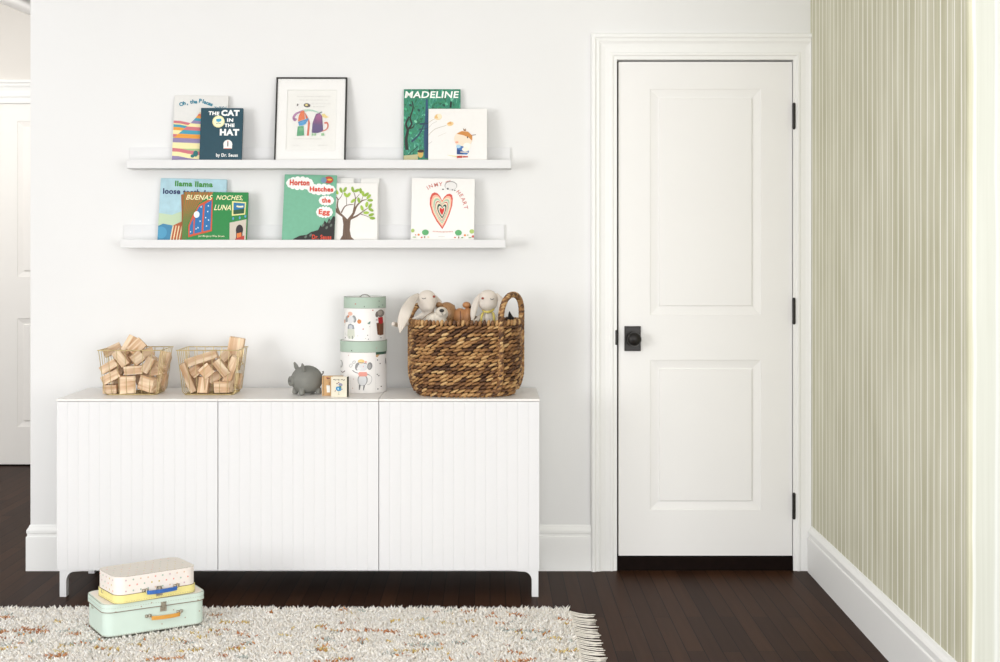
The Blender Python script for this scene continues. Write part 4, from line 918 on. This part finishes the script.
def arclist(k, n, off=0, ph=0):
    P_ = [outline(2*PI*i/720, k, off) for i in range(720)]; L = [0]
    for i in range(720): L.append(L[-1]+(P_[(i+1) % 720]-P_[i]).length)
    T = L[-1]; out = []; j = 0
    for i in range(n):
        tgt = ((i+ph)/n % 1)*T
        j = 0 if tgt < L[j] else j
        while L[j+1] < tgt: j += 1
        f_ = (tgt-L[j])/(L[j+1]-L[j]); p = P_[j].lerp(P_[(j+1) % 720], f_); tn = (P_[(j+1) % 720]-P_[j]).normalized(); out.append((p, tn))
    return out
bk = thing('woven_basket', 'large brown woven basket full of soft toys at the right end', 'basket', (BXc, BYc, TZ), local=True)
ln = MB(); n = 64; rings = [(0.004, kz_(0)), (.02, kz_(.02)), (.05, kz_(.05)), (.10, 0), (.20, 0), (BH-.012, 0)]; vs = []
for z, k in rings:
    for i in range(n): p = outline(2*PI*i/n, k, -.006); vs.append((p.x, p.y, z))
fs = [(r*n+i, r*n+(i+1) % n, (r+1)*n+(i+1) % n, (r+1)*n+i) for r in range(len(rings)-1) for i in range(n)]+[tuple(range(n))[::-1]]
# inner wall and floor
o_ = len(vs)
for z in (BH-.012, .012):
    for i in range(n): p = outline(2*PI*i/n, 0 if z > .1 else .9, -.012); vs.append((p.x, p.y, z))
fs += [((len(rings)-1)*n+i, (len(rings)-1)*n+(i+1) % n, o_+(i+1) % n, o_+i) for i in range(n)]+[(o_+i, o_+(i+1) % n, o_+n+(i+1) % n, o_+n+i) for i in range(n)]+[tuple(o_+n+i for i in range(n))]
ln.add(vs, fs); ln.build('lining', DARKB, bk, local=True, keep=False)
wv = MB(); rows = 19; random.seed(3)
for r in range(rows):
    z = .012+(BH-.038)*r/(rows-1)
    k = kz_(z); nn = 48 if k < .3 else 44
    for i, (p, tn) in enumerate(arclist(k, nn, 0, .5*(r % 2)+random.uniform(-.3, .3))):
        nrm = Vector((tn.y, -tn.x, 0)); ang = math.radians(-19+random.uniform(-7, 7)); up = Vector((0, 0, 1))
        if k > 0: up = (up+nrm*min(1, k*1.1)*(.8)).normalized(); nr2 = tn.cross(up)*-1
        else: nr2 = nrm
        a_ = tn*math.cos(ang)+up*math.sin(ang)*-1; b__ = a_.cross(nr2)
        M = Matrix((a_, nr2, b__)).transposed(); zz = z+random.uniform(-.0015, .0015)
        wv.ell((p.x, p.y, zz), (.0185*random.uniform(.85, 1.15), .0078, .0057*random.uniform(.8, 1.15)), M, 8, 6)
wv.build('woven_side', STRAND, bk, local=True, smooth=True)
rm = MB()
for i, (p, tn) in enumerate(arclist(0, 74, .001)):
    nrm = Vector((tn.y, -tn.x, 0)); a_ = (Vector((0, 0, 1))+tn*random.uniform(.1, .45)).normalized(); b__ = a_.cross(nrm).normalized(); M = Matrix((b__, nrm, a_)).transposed()
    rm.ell((p.x, p.y, BH-.010), (.0075, .0095, .0125*random.uniform(.9, 1.1)), M, 8, 6)
rm.build('rim', STRAND, bk, local=True, smooth=True)
bt = MB()
for i, (p, tn) in enumerate(arclist(1.02, 60, .001)):
    nrm = Vector((tn.y, -tn.x, 0)); a_ = (Vector((0, 0, 1))+tn*random.uniform(.2, .7)+nrm*.5).normalized(); b__ = a_.cross(tn).normalized(); M = Matrix((tn, b__, a_)).transposed()
    bt.ell((p.x, p.y, .007), (.008, .007, .010), M, 8, 6)
bt.build('base_braid', STRAND, bk, local=True, smooth=True)
def braid(path, R, name='handle', step=.0095):
    m = MB(); P_ = [Vector(p) for p in path]; L = [0]
    for i in range(1, len(P_)): L.append(L[-1]+(P_[i]-P_[i-1]).length)
    d = 0; c = 0
    while d < L[-1]:
        j = max(i for i in range(len(L)-1) if L[i] <= d); f_ = (d-L[j])/(L[j+1]-L[j]); p = P_[j].lerp(P_[j+1], f_); tn = (P_[j+1]-P_[j]).normalized()
        up = tn.orthogonal().normalized(); w_ = tn.cross(up)
        for q in range(5):
            a_ = c*.9+q*2*PI/5; rd = up*math.cos(a_)+w_*math.sin(a_); tt = tn.cross(rd); ax = (tn*.8+tt*.75).normalized(); bb = ax.cross(rd).normalized(); M = Matrix((ax, rd, bb)).transposed()
            m.ell(p+rd*R*.62, (.0105, R*.42, .0058), M, 8, 6)
        d += step; c += 1
    return m.build(name, STRAND, bk, local=True, smooth=True)
def handle(t0, t1, lean, hh, down0=True):
    # arch between two points of the rim, its legs woven down the outside
    def down(th_):
        return [(lambda z: (lambda q: Vector((q.x, q.y, z)))(outline(th_, kz_(z), .004)))(.02+(BH-.02)*i/9) for i in range(10)]
    A_, B_ = down(math.radians(t0)), down(math.radians(t1)); a0, b0 = A_[-1], B_[-1]; arch = []
    for i in range(1, 18):
        a_ = PI*i/18; s_ = (1-math.cos(a_))/2; arch.append(a0.lerp(b0, s_)+Vector((lean*math.sin(a_), 0, hh*math.sin(a_)**.75)))
    return A_+arch+B_[::-1]
braid(handle(-56, 2, .006, .095), .0115)
braid(handle(176, 128, .02, .060), .0110)

# ---------------------------------------------------------------- toys
def Bp(px, py, Y): return Vector((X(px, Y), Y, Z(py, Y)))
def limb(m, p, q, r0, r1, n=7):
    p, q = Vector(p), Vector(q)
    for i in range(n+1): m.ell(p.lerp(q, i/n), r0+(r1-r0)*i/n, None, 12, 8)
def ear_mesh(path, wid, thk, m, parent, name='ear', inner=None, face=Vector((0, -1, 0))):
    """flat lop ear following path (3D pts)"""
    P_ = [Vector(p) for p in path]; N = 22; pts = []
    for i in range(N+1):
        f_ = i/N*(len(P_)-1); j = min(int(f_), len(P_)-2); pts.append(P_[j].lerp(P_[j+1], f_-j))
    for _ in range(3): pts = [pts[0]]+[(pts[i-1]+pts[i]*2+pts[i+1])/4 for i in range(1, N)]+[pts[-1]]
    e = MB(); vs = []; K = 12
    for i, p in enumerate(pts):
        s_ = i/N; w_ = wid*(max(.02, math.sin(PI*min(1, s_*.92+.10)))**.7)*(.6+.55*s_)*.9; tn = (pts[min(i+1, N)]-pts[max(i-1, 0)]).normalized(); side = tn.cross(face).normalized(); nn = side.cross(tn)
        for k in range(K):
            a_ = 2*PI*k/K; vs.append(p+side*math.cos(a_)*w_+nn*math.sin(a_)*thk*min(1, w_/wid+.3))
    fs = [(i*K+k, i*K+(k+1) % K, (i+1)*K+(k+1) % K, (i+1)*K+k) for i in range(N) for k in range(K)]+[tuple(range(K)), tuple(N*K+k for k in range(K))[::-1]]
    e.add(vs, fs); o = e.build(name, m, parent, smooth=True)
    return o
EYE = mat('stitch_grey', '#5f5c58', .8); ROSE = mat('rust_embroidery', '#8a3a2c', .8)
def stitch(parent, c, r, kind, Yf):
    m = MB()
    if kind == 'closed':
        pts = [Vector(c)+Vector((r*math.cos(a_), -.0005, r*.55*math.sin(a_))) for a_ in [PI+PI*i/8 for i in range(9)]]; m.tube(pts, .0012, 6); m.build('closed_eye', EYE, parent, smooth=True)
    else:
        m.ell(c, (r, .0018, r*.85), None, 14, 8); m.build('eye', ROSE, parent, smooth=True)
# left bunny
Yb = -.245
t = thing('plush_rabbit', 'cream linen plush rabbit at the left, long ear hanging over the basket edge', 'soft toy', (X(427, Yb), Yb, Z(330, Yb)))
hc_ = Bp(427.0, 300.5, Yb); m = MB()
m.ell(hc_, (.0385, .034, .041), None, 28, 20); m.ell(hc_+Vector((.002, -.004, -.022)), (.032, .030, .026), None, 24, 16)
limb(m, Bp(428.5, 309, Yb), Bp(429, 318, Yb), .020, .026); m.ell(Bp(430, 325, Yb), (.038, .028, .040), None, 20, 14)
limb(m, Bp(423, 315, Yb), Bp(402, 326, Yb+.0), .011, .010); limb(m, Bp(402, 326, Yb), Bp(393.5, 324.0, Yb-.09), .010, .0095)
remeshed('body', m, CREAM, t, .0035, 5).location = (0, 0, 0)
def fixlocal(t):
    # parts made in world coordinates -> local of t
    for ch in t.children:
        if ch.data and not ch.get('_done'):
            off = Vector(t.location)
            ch.data.transform(Matrix.Translation(-off)); ch['_done'] = 1
def mk_local(t): pass
# remeshed() keeps world coordinates: shift them
t.children[0].data.transform(Matrix.Translation(-Vector(t.location)))
ea = ear_mesh([Bp(418.5, 294.5, Yb-.004), Bp(412, 300, Yb-.05), Bp(406, 311, Yb-.125), Bp(402.0, 322, Yb-.125), Bp(400.0, 333, Yb-.125)], .0285, .006, CREAM, t)
stitch(t, hc_+Vector((-.0105, -.0335, .012)), .0075, 'closed', 0); stitch(t, hc_+Vector((.028, -.0225, .016)), .0055, 'eye', 0)
# right ear falls behind
ear_mesh([Bp(435, 296, Yb+.02), Bp(439, 303, Yb+.04), Bp(440, 316, Yb+.05), Bp(440, 330, Yb+.05)], .020, .006, CREAM, t)
# right bunny
Yr = -.235
t = thing('plush_rabbit', 'cream linen plush rabbit at the right with a yellow collar and straps', 'soft toy', (X(488, Yr), Yr, Z(330, Yr)))
hc_ = Bp(488.0, 301.0, Yr); m = MB(); m.ell(hc_+Vector((0, 0, .006)), (.0385, .034, .038), None, 28, 20); m.ell(hc_+Vector((0, -.004, -.012)), (.0365, .032, .026), None, 24, 16)
limb(m, Bp(488, 310, Yr), Bp(488, 318, Yr), .018, .025); m.ell(Bp(488, 326, Yr), (.036, .028, .036), None, 20, 14)
limb(m, Bp(482, 316, Yr), Bp(474, 322.5, Yr-.035), .011, .009); limb(m, Bp(494, 316, Yr), Bp(499, 323, Yr-.03), .011, .009)
b_o = remeshed('body', m, CREAM, t, .0035, 5); b_o.data.transform(Matrix.Translation(-Vector(t.location)))
ear_mesh([Bp(480.0, 294, Yr), Bp(475.8, 302, Yr-.015), Bp(473.3, 312, Yr-.03), Bp(472.2, 323, Yr-.045)], .0165, .006, CREAM, t)
ear_mesh([Bp(496.5, 293.5, Yr), Bp(500.8, 300, Yr-.01), Bp(501.0, 311, Yr-.02), Bp(499.5, 323, Yr-.035)], .0165, .006, CREAM, t)
stitch(t, hc_+Vector((.0155, -.0325, .011)), .0065, 'closed', 0); stitch(t, hc_+Vector((-.0205, -.0300, .0115)), .0055, 'eye', 0)
YEL = mat('yellow_linen', '#c9b866', .85, var=.1, vscale=60)
m = MB(); m.tube([Bp(482.5, 310.3, Yr-.018), Bp(485, 311.8, Yr-.030), Bp(488.5, 312.3, Yr-.032), Bp(492, 310.8, Yr-.026), Bp(494, 309.0, Yr-.016)], [.003, .005, .0045, .005, .003], 8); m.ell(Bp(488.7, 311.6, Yr-.036), (.0045, .003, .0045)); m.build('collar', YEL, t, smooth=True)
for a0, a1, a2 in ((483, 481.5, 481), (493, 494, 494.2)):
    m = MB(); m.tube([Bp(a0, 312.5, Yr-.024), Bp(a1, 317, Yr-.030), Bp(a2, 325, Yr-.036)], .0045, 8); m.build('strap', YEL, t, smooth=True)
# white dog
Yd = -.300
t = thing('plush_dog', 'white fluffy plush dog with a black nose between rabbit and knitted bear', 'soft toy', (X(438, Yd), Yd, Z(330, Yd)))
m = MB(); m.ell(Bp(441.5, 313.5, Yd), (.026, .026, .026), None, 20, 14); m.ell(Bp(441.5, 312.5, Yd-.020), (.020, .014, .016), None, 16, 12); m.ell(Bp(434, 320, Yd), (.034, .026, .025), None, 20, 14); m.ell(Bp(440, 324, Yd), (.034, .028, .026), None, 20, 14)
b_o = remeshed('body', m, mat('white_plush', '#d6cdbf', .95, bump=1.0, scale=160, var=.1, vscale=70), t, .0035, 3); b_o.data.transform(Matrix.Translation(-Vector(t.location)))
m = MB(); m.ell(Bp(441.8, 310.6, Yd-.036), (.0095, .006, .0065)); m.build('nose', mat('nose_black', '#171412', .4), t, smooth=True)
m = MB(); m.tube([Bp(441.8, 312.0, Yd-.0365), Bp(441.9, 314.0, Yd-.0365), Bp(443, 315.2, Yd-.033)], .0008, 6); m.build('mouth', EYE, t, smooth=True)
m = MB(); m.tube([Bp(422, 319.5, Yd-.015), Bp(428, 314.5, Yd-.022), Bp(433.5, 311.5, Yd-.018)], .0012, 6); m.build('seam', mat('seam_brown', '#7d6448', .8), t, smooth=True)
# knitted bear
Yk = -.21
t = thing('knitted_bear', 'brown knitted bear peeking out behind the white plush dog', 'soft toy', (X(446, Yk), Yk, Z(330, Yk)))
KN = painterly('brown_knit', ['#4d3220', '#7a5534', '#a07a50', '#8a6240', '#b8946a'], 120, .8)
m = MB(); m.ell(Bp(446.8, 314.5, Yk), (.040, .032, .049), None, 24, 18); m.ell(Bp(446, 326, Yk), (.034, .03, .03), None, 20, 14); m.ell(Bp(438.6, 304.5, Yk), (.012, .008, .012)); m.ell(Bp(452.8, 307, Yk), (.010, .008, .010))
b_o = remeshed('body', m, KN, t, .003, 2); b_o.data.transform(Matrix.Translation(-Vector(t.location)))
# leather / wooden figure
Yw = -.215
t = thing('tan_toy', 'tan leather toy with a round knob and dark strap between bear and rabbit', 'soft toy', (X(463, Yw), Yw, Z(330, Yw)))
TAN = mat('tan_leather', '#b07b4e', .5, var=.12, vscale=30, bump=.1)
m = MB(); m.ell(Bp(460, 317.5, Yw), (.030, .028, .037), None, 24, 18); m.ell(Bp(468, 317, Yw), (.020, .026, .038), None, 24, 18); m.ell(Bp(464, 326, Yw), (.036, .03, .03), None, 24, 18)
b_o = remeshed('body', m, TAN, t, .0028, 2); b_o.data.transform(Matrix.Translation(-Vector(t.location)))
m = MB(); m.ell(Bp(466.6, 305.0, Yw), (.0165, .016, .0125), None, 18, 12); m.build('knob', TAN, t, smooth=True)
m = MB(); m.tube([Bp(459.5, 309.2, Yw-.008), Bp(460.4, 312, Yw-.0235), Bp(460.7, 318, Yw-.030), Bp(460.3, 325, Yw-.026)], .0014, 6); m.build('strap', mat('dark_strap', '#5e3328', .6), t, smooth=True)
m = MB(); m.ell(Bp(471.0, 307.6, Yw+.004), (.009, .01, .007)); m.build('dark_cap', mat('dark_felt', '#2a2320', .8), t, smooth=True)
# dark felt ear behind handle
Yq = -.18
t = thing('black_soft_toy', 'black pointed felt toy poking up behind the right basket handle', 'soft toy', (X(511, Yq), Yq, Z(330, Yq)))
m = MB()
for i in range(9):
    f_ = i/8; m.ell(Bp(509.5+f_*3.0, 313+f_*14, Yq), (.004+.024*f_, .008+.008*f_, .008), None, 14, 8)
b_o = remeshed('body', m, mat('black_felt', '#1d1918', .9, bump=.3, scale=300), t, .003, 2); b_o.data.transform(Matrix.Translation(-Vector(t.location)))

# ---------------------------------------------------------------- suitcases
METAL = mat('aged_nickel', '#aaa395', .35, metal=.85, var=.15, vscale=200)
def suitcase(label, cx, cy, z, ang, L, W, H, r, split, c_low, c_up, c_top, handle_m, hz_, stitch_m, dotted=False, lidover=.0015):
    t = thing('suitcase', label, 'suitcase', (cx, cy, z), (0, 0, ang), None, local=True)
    m = MB(); slab(m, rrect(L/2, W/2, r, 10), 0, split); autosmooth(m.build('lower_shell', c_low, t, local=True))
    m = MB(); m.m = 0; pts = rrect(L/2+lidover, W/2+lidover, r, 10); slab(m, pts, split+.0008, H); lid = autosmooth(m.build('lid', c_up, t, local=True))
    m = MB(); slab(m, rrect(L/2-.003, W/2-.003, r-.003, 10), H-.0005, H+.0006); m.build('lid_top', c_top, lid, local=True)
    m = MB()
    edge = mat('edge_brown', '#76604f', .7)
    for zz, ex in ((split+.0006, lidover+.0002), (H, lidover-.0006)):
        m.tube([(x, y, zz) for x, y in rrect(L/2+ex, W/2+ex, r, 10)], .0013 if zz < H else .0007, 5, closed=True)
    m.tube([(x, y, .001) for x, y in rrect(L/2, W/2, r, 10)], .0007, 5, closed=True)
    m.build('edge_binding', edge, t, local=True)
    # stitches along the band
    st = MB(); P_ = rrect(L/2+.0004, W/2+.0004, r, 10); n = len(P_)
    for zz in stitch_m:
        ex = lidover if zz > split else 0; P_ = [Vector((x, y, 0)) for x, y in rrect(L/2+ex+.0002, W/2+ex+.0002, r, 10)]; acc = 0
        for i in range(n):
            a_, b__ = P_[i], P_[(i+1) % n]; l = (b__-a_).length; k = max(1, round(l/.0085)) if l > .006 else 1
            for q in range(k):
                c0 = a_.lerp(b__, (q+.25)/k); c1 = a_.lerp(b__, (q+.70)/k); st.tube([(c0.x, c0.y, zz), (c1.x, c1.y, zz)], .0006, 4)
    if stitch_m: st.build('stitching', mat('stitch_thread', '#9a8f7c', .8), t, local=True)
    if dotted:
        d = MB(); cols = ['#e2a090', '#c9b45c', '#9fb8a8', '#d9b9a0', '#c8a8b0']; random.seed(5)
        for a_ in range(10):
            for b__ in range(6):
                x = -L/2+.022+a_*(L-.044)/9+(0.012 if b__ % 2 else 0); y = -W/2+.018+b__*(W-.036)/5
                if abs(x) > L/2-.012: continue
                d.lathe([(.0023, H+.0007), (.0022, H+.0010)], 8, Matrix.Translation((x, y, 0)), col=random.choice(cols))
        for a_ in range(9):
            for b__ in range(3):
                x = -L/2+r*1.05+a_*(L-2.5*r)/8+(.013 if b__ % 2 else 0); zz = split+.012+b__*.018
                d.lathe([(.0030, 0), (.0029, .0004)], 8, Matrix.Translation((x, -W/2-lidover-.0001, zz)) @ Matrix.Rotation(PI/2, 4, 'X'), col=random.choice(cols))
        for a_ in range(5):
            for b__ in range(3):
                y = -W/2+r+a_*(W-2*r)/4+(.011 if b__ % 2 else 0); zz = split+.012+b__*.018
                if abs(y) > W/2-r: continue
                d.lathe([(.0030, 0), (.0029, .0004)], 8, Matrix.Translation((-L/2-lidover-.0001, y, zz)) @ Matrix.Rotation(-PI/2, 4, 'Y'), col=random.choice(cols))
        d.build('printed_dots', INK, lid, local=True, keep=True)
    else:
        d = MB(); random.seed(9)
        for x, zz in ((-.135, .082), (-.05, .088), (.06, .062), (.145, .084), (.150, .045), (.02, .020), (-.015, .096), (.1, .03)):
            d.lathe([(.0022, 0), (.0021, .0004)], 8, Matrix.Translation((x, -W/2-lidover-.0001, zz)) @ Matrix.Rotation(PI/2, 4, 'X'), col='#a08a78')
        d.build('printed_dots', INK, t, local=True, keep=True)
    # hardware: two plates with loops, handle, latch
    hx0, hx1, hz0 = hz_
    yf = -W/2
    for hx in (hx0-(.010 if not dotted else .004), hx1+.004):
        p = MB(); p.box((hx-.011, yf-.0035, hz0-.004), (hx+.011, yf, hz0+.005)); p.ell((hx-.006, yf-.004, hz0), (.0045, .004, .005)); p.ell((hx+.004, yf-.004, hz0+.001), (.005, .005, .006)); p.tube([(hx, yf-.003, hz0), (hx, yf-.011, hz0+.001), (hx, yf-.013, hz0-.006)], .0018, 6)
        p.build('handle_mount', METAL, t, local=True, bevel=.0008)
    hm = MB(); N = 16; vs = []
    for i in range(N+1):
        s_ = i/N; x = hx0-.002+(hx1-hx0+.004)*s_; bow = math.sin(PI*s_)**.5; y = yf-.012-.006*bow; zz = hz0-.006-.001*bow
        for dy, dz in ((-.002, -.0065), (.002, -.0065), (.002, .0065), (-.002, .0065)): vs.append((x, y+dy, zz+dz))
    fs = [(i*4+j, i*4+(j+1) % 4, (i+1)*4+(j+1) % 4, (i+1)*4+j) for i in range(N) for j in range(4)]+[(0, 1, 2, 3), tuple(N*4+j for j in (3, 2, 1, 0))]
    hm.add(vs, fs); hm.build('handle', handle_m, t, local=True, bevel=.0015)
    lx = (hx0+hx1)/2-.006; la = MB(); la.box((lx-.009, yf-.004-lidover, split+.002), (lx+.009, yf, split+.014)); la.box((lx-.011, yf-.004, split-.018), (lx+.011, yf, split-.002)); la.tube([(lx, yf-.006-lidover, split+.012), (lx, yf-.008, split+.001), (lx, yf-.007, split-.012)], [.004, .0055, .003], 10); la.tube([(lx-.008, yf-.006, split+.004), (lx-.004, yf-.007, split+.013), (lx+.004, yf-.007, split+.013), (lx+.008, yf-.006, split+.004)], .0014, 6)
    la.build('latch', METAL, t, local=True, bevel=.0008)
    for sx in (-1, 1):
        hb_ = MB(); hb_.tube([(sx*(L/2+.001), .02, split+.004), (sx*(L/2+.006), .02, split+.002), (sx*(L/2+.006), .02, split-.008), (sx*(L/2+.001), .02, split-.010)], .0012, 6)
        hb_.build('side_loop', METAL, t, local=True)
    return t
MINT = mat('mint_cardboard', '#c8d9d0', .5, var=.03, vscale=10, spec=.3); DOTC = mat('cream_cardboard', '#e9e2dc', .6, var=.02); YELC = mat('yellow_cardboard', '#eadf94', .55, var=.03); PAPERTOP = mat('cream_lid_paper', '#d9d2c8', .65, var=.03, vscale=12)
ang1 = math.radians(31.5); ang2 = math.radians(36.5)
suitcase('mint green cardboard suitcase with a tan handle resting on the shaggy rug', -1.174, -.868, .028, ang1, .345, .212, .107, .035, .080, MINT, MINT, mat('cream_lid_cover', '#e6ddd4', .6, var=.02), mat('tan_leather_handle', '#cf9540', .5, var=.1, vscale=60), (-.016, .078, .053), (.094, .004), lidover=.0035)
suitcase('cream dotted cardboard suitcase with yellow base and blue handle, stacked on top', -1.166, -.888, .1365, ang2, .290, .184, .087, .034, .027, YELC, DOTC, PAPERTOP, mat('blue_leather_handle', '#2f63b0', .45, var=.1, vscale=60), (-.040, .062, .034), (.006,), dotted=True, lidover=-.0028)

# ---------------------------------------------------------------- shaggy rug
def rug():
    random.seed(21)
    x0, x1, y0, y1 = -2.35, X(574, -.95)-.0, -2.05, -.664
    t = thing('shaggy_rug', 'cream shaggy rug with scattered rust and gold flecks and a tasselled end', 'rug', ((x0+x1)/2, (y0+y1)/2, 0))
    bs = MB(); bs.box((x0, y0, .001), (x1, y1, .012)); bs.build('rug_backing', mat('rug_backing_cream', '#ddd5c8', .95, var=.2, vscale=90), t)
    PILE = ink_mat('rug_wool', .95); PILE['vc'] = 1
    pb = PILE.node_tree.nodes['Principled BSDF']; pb.inputs['Subsurface Weight'].default_value = .7; pb.inputs['Subsurface Radius'].default_value = (1, 1, 1); pb.inputs['Subsurface Scale'].default_value = .012
    import mathutils
    ct1 = Matrix.Rotation(-ang1, 2); fp = Vector((-1.174, -.868))
    def inside(x, y): v = ct1 @ Vector((x-fp.x, y-fp.y)); return abs(v.x) < .170 and abs(v.y) < .103
    cream = [rgb(c) for c in ('#fdf6ea', '#f9f0e2', '#fffaf2', '#f3e9da', '#fcf4e8')]; rust = [rgb(c) for c in ('#b97742', '#c98d55', '#a86a40')]; gold = [rgb(c) for c in ('#cfb062', '#c29c52', '#d8be80')]; teal = [rgb(c) for c in ('#a9b3ac', '#b8bdb4')]
    clus = [(random.uniform(-2.35, .26), random.uniform(-2.05, -.68), random.uniform(.006, .016), random.choice((rust, gold, gold, rust, teal))) for _ in range(260)]
    def colour(x, y):
        # broken zigzag lines of fleck
        for k, (off, per, amp, pal, sd) in enumerate(((-.74, .62, .07, 0, 1), (-.86, .7, .09, 1, 2), (-.97, .58, .08, 0, 3), (-1.07, .66, .06, 2, 4), (-1.14, .7, .08, 1, 5), (-1.24, .6, .07, 0, 6), (-1.36, .6, .07, 1, 7), (-.92, .9, .12, 2, 8), (-1.5, .6, .07, 0, 9))):
            ph = ((x+sd*.137)/per) % 1; tri = abs(ph*2-1); yl = off+amp*(tri-.5)+.035*mathutils.noise.noise(Vector((x*7, sd*5, 0)))
            if abs(y-yl) < .011:
                nv = mathutils.noise.noise(Vector((x*14+sd*17, y*6, sd*3.1)))
                if nv > .24: return random.choice((rust, gold, teal)[pal if random.random() < .8 else 0])
        for cx_, cy_, r_, pal in clus:
            if abs(x-cx_) < .04 and ((x-cx_)/(r_*1.8))**2+((y-cy_)/(r_*.8))**2 < random.uniform(.3, 1.2): return random.choice(pal)
        return random.choice(cream)
    V = []; Fc = []; C = []
    def tuft(x, y, h, wd, lx, ly, c):
        a_ = random.uniform(0, PI*2); o = len(V); z = .010
        for q in range(3): V.append((x+wd*math.cos(a_+q*2.094), y+wd*math.sin(a_+q*2.094), z))
        mx, my = x+lx*.45, y+ly*.45
        for q in range(3): V.append((mx+wd*.8*math.cos(a_+q*2.094), my+wd*.8*math.sin(a_+q*2.094), z+h*.62))
        V.append((x+lx, y+ly, z+h))
        for q in range(3): Fc.append((o+q, o+(q+1) % 3, o+3+(q+1) % 3, o+3+q)); C.append(c); Fc.append((o+3+q, o+3+(q+1) % 3, o+6)); C.append(c)
    dx = .0082; y = y1
    while y > y0:
        d = dx if y > -1.5 else dx*1.15; x = x0
        while x < x1:
            px, py = x+random.uniform(-.5, .5)*d, y+random.uniform(-.5, .5)*d
            if not inside(px, py) and px < x1+.004:
                tt = random.uniform(.008, .020); aa = random.uniform(0, 2*PI); lx, ly = tt*math.cos(aa), tt*math.sin(aa)-.004
                h = random.uniform(.014, .023)
                if py > y1-.015: h *= 1.1; ly = abs(ly)*.6
                tuft(px, py, h, random.uniform(.0046, .0076), lx, ly, colour(px, py))
            x += d
        y -= d
    me = bpy.data.meshes.new('wool_pile'); off = Vector(t.location)
    me.from_pydata([(v[0]-off.x, v[1]-off.y, v[2]) for v in V], [], Fc); me.materials.append(PILE)
    ca = me.color_attributes.new('Col', 'FLOAT_COLOR', 'CORNER'); buf = []
    for f, c in zip(Fc, C): buf += [*c, 1]*len(f)
    ca.data.foreach_set('color', buf); me.polygons.foreach_set('use_smooth', [True]*len(me.polygons))
    o = bpy.data.objects.new('wool_pile', me); COL.objects.link(o); o.parent = t; o['kind'] = 'stuff'
    # fringe tassels
    FR = mat('fringe_cotton', '#e9e3d8', .95, var=.1, vscale=200); var = []
    for k in range(4):
        m = MB()
        for s_ in range(3):
            yy = random.uniform(-.003, .003); L = random.uniform(.075, .095); b_ = random.uniform(-.006, .006)
            m.tube([(-.006, yy*.3, .012), (.012, yy, .012), (.035, yy+b_, .006), (L*.75, yy*1.6-b_*.5, .0042), (L, yy*2.2+b_, .004)], [.0030, .0026, .0022, .0022, .0016], 6)
        m.ell((.004, 0, .012), (.006, .005, .005), None, 8, 6)
        tm = m.build('fringe_tassel', FR, t, local=True, smooth=True); var.append(tm)
    y = y1-.006; i = 0
    while y > y0+.02 and i < 98:
        o = var[i] if i < 4 else var[i % 4].copy()
        if i >= 4: COL.objects.link(o); o.parent = t
        o.location = (x1-off.x, y-off.y, 0); o.rotation_euler = (0, 0, math.radians(random.uniform(-9, 7))); i += 1
        y -= random.uniform(.018, .025) if y > -1.4 else .03
rug()
for o in S.objects:
    for k in ('_done',):
        if k in o: del o[k]
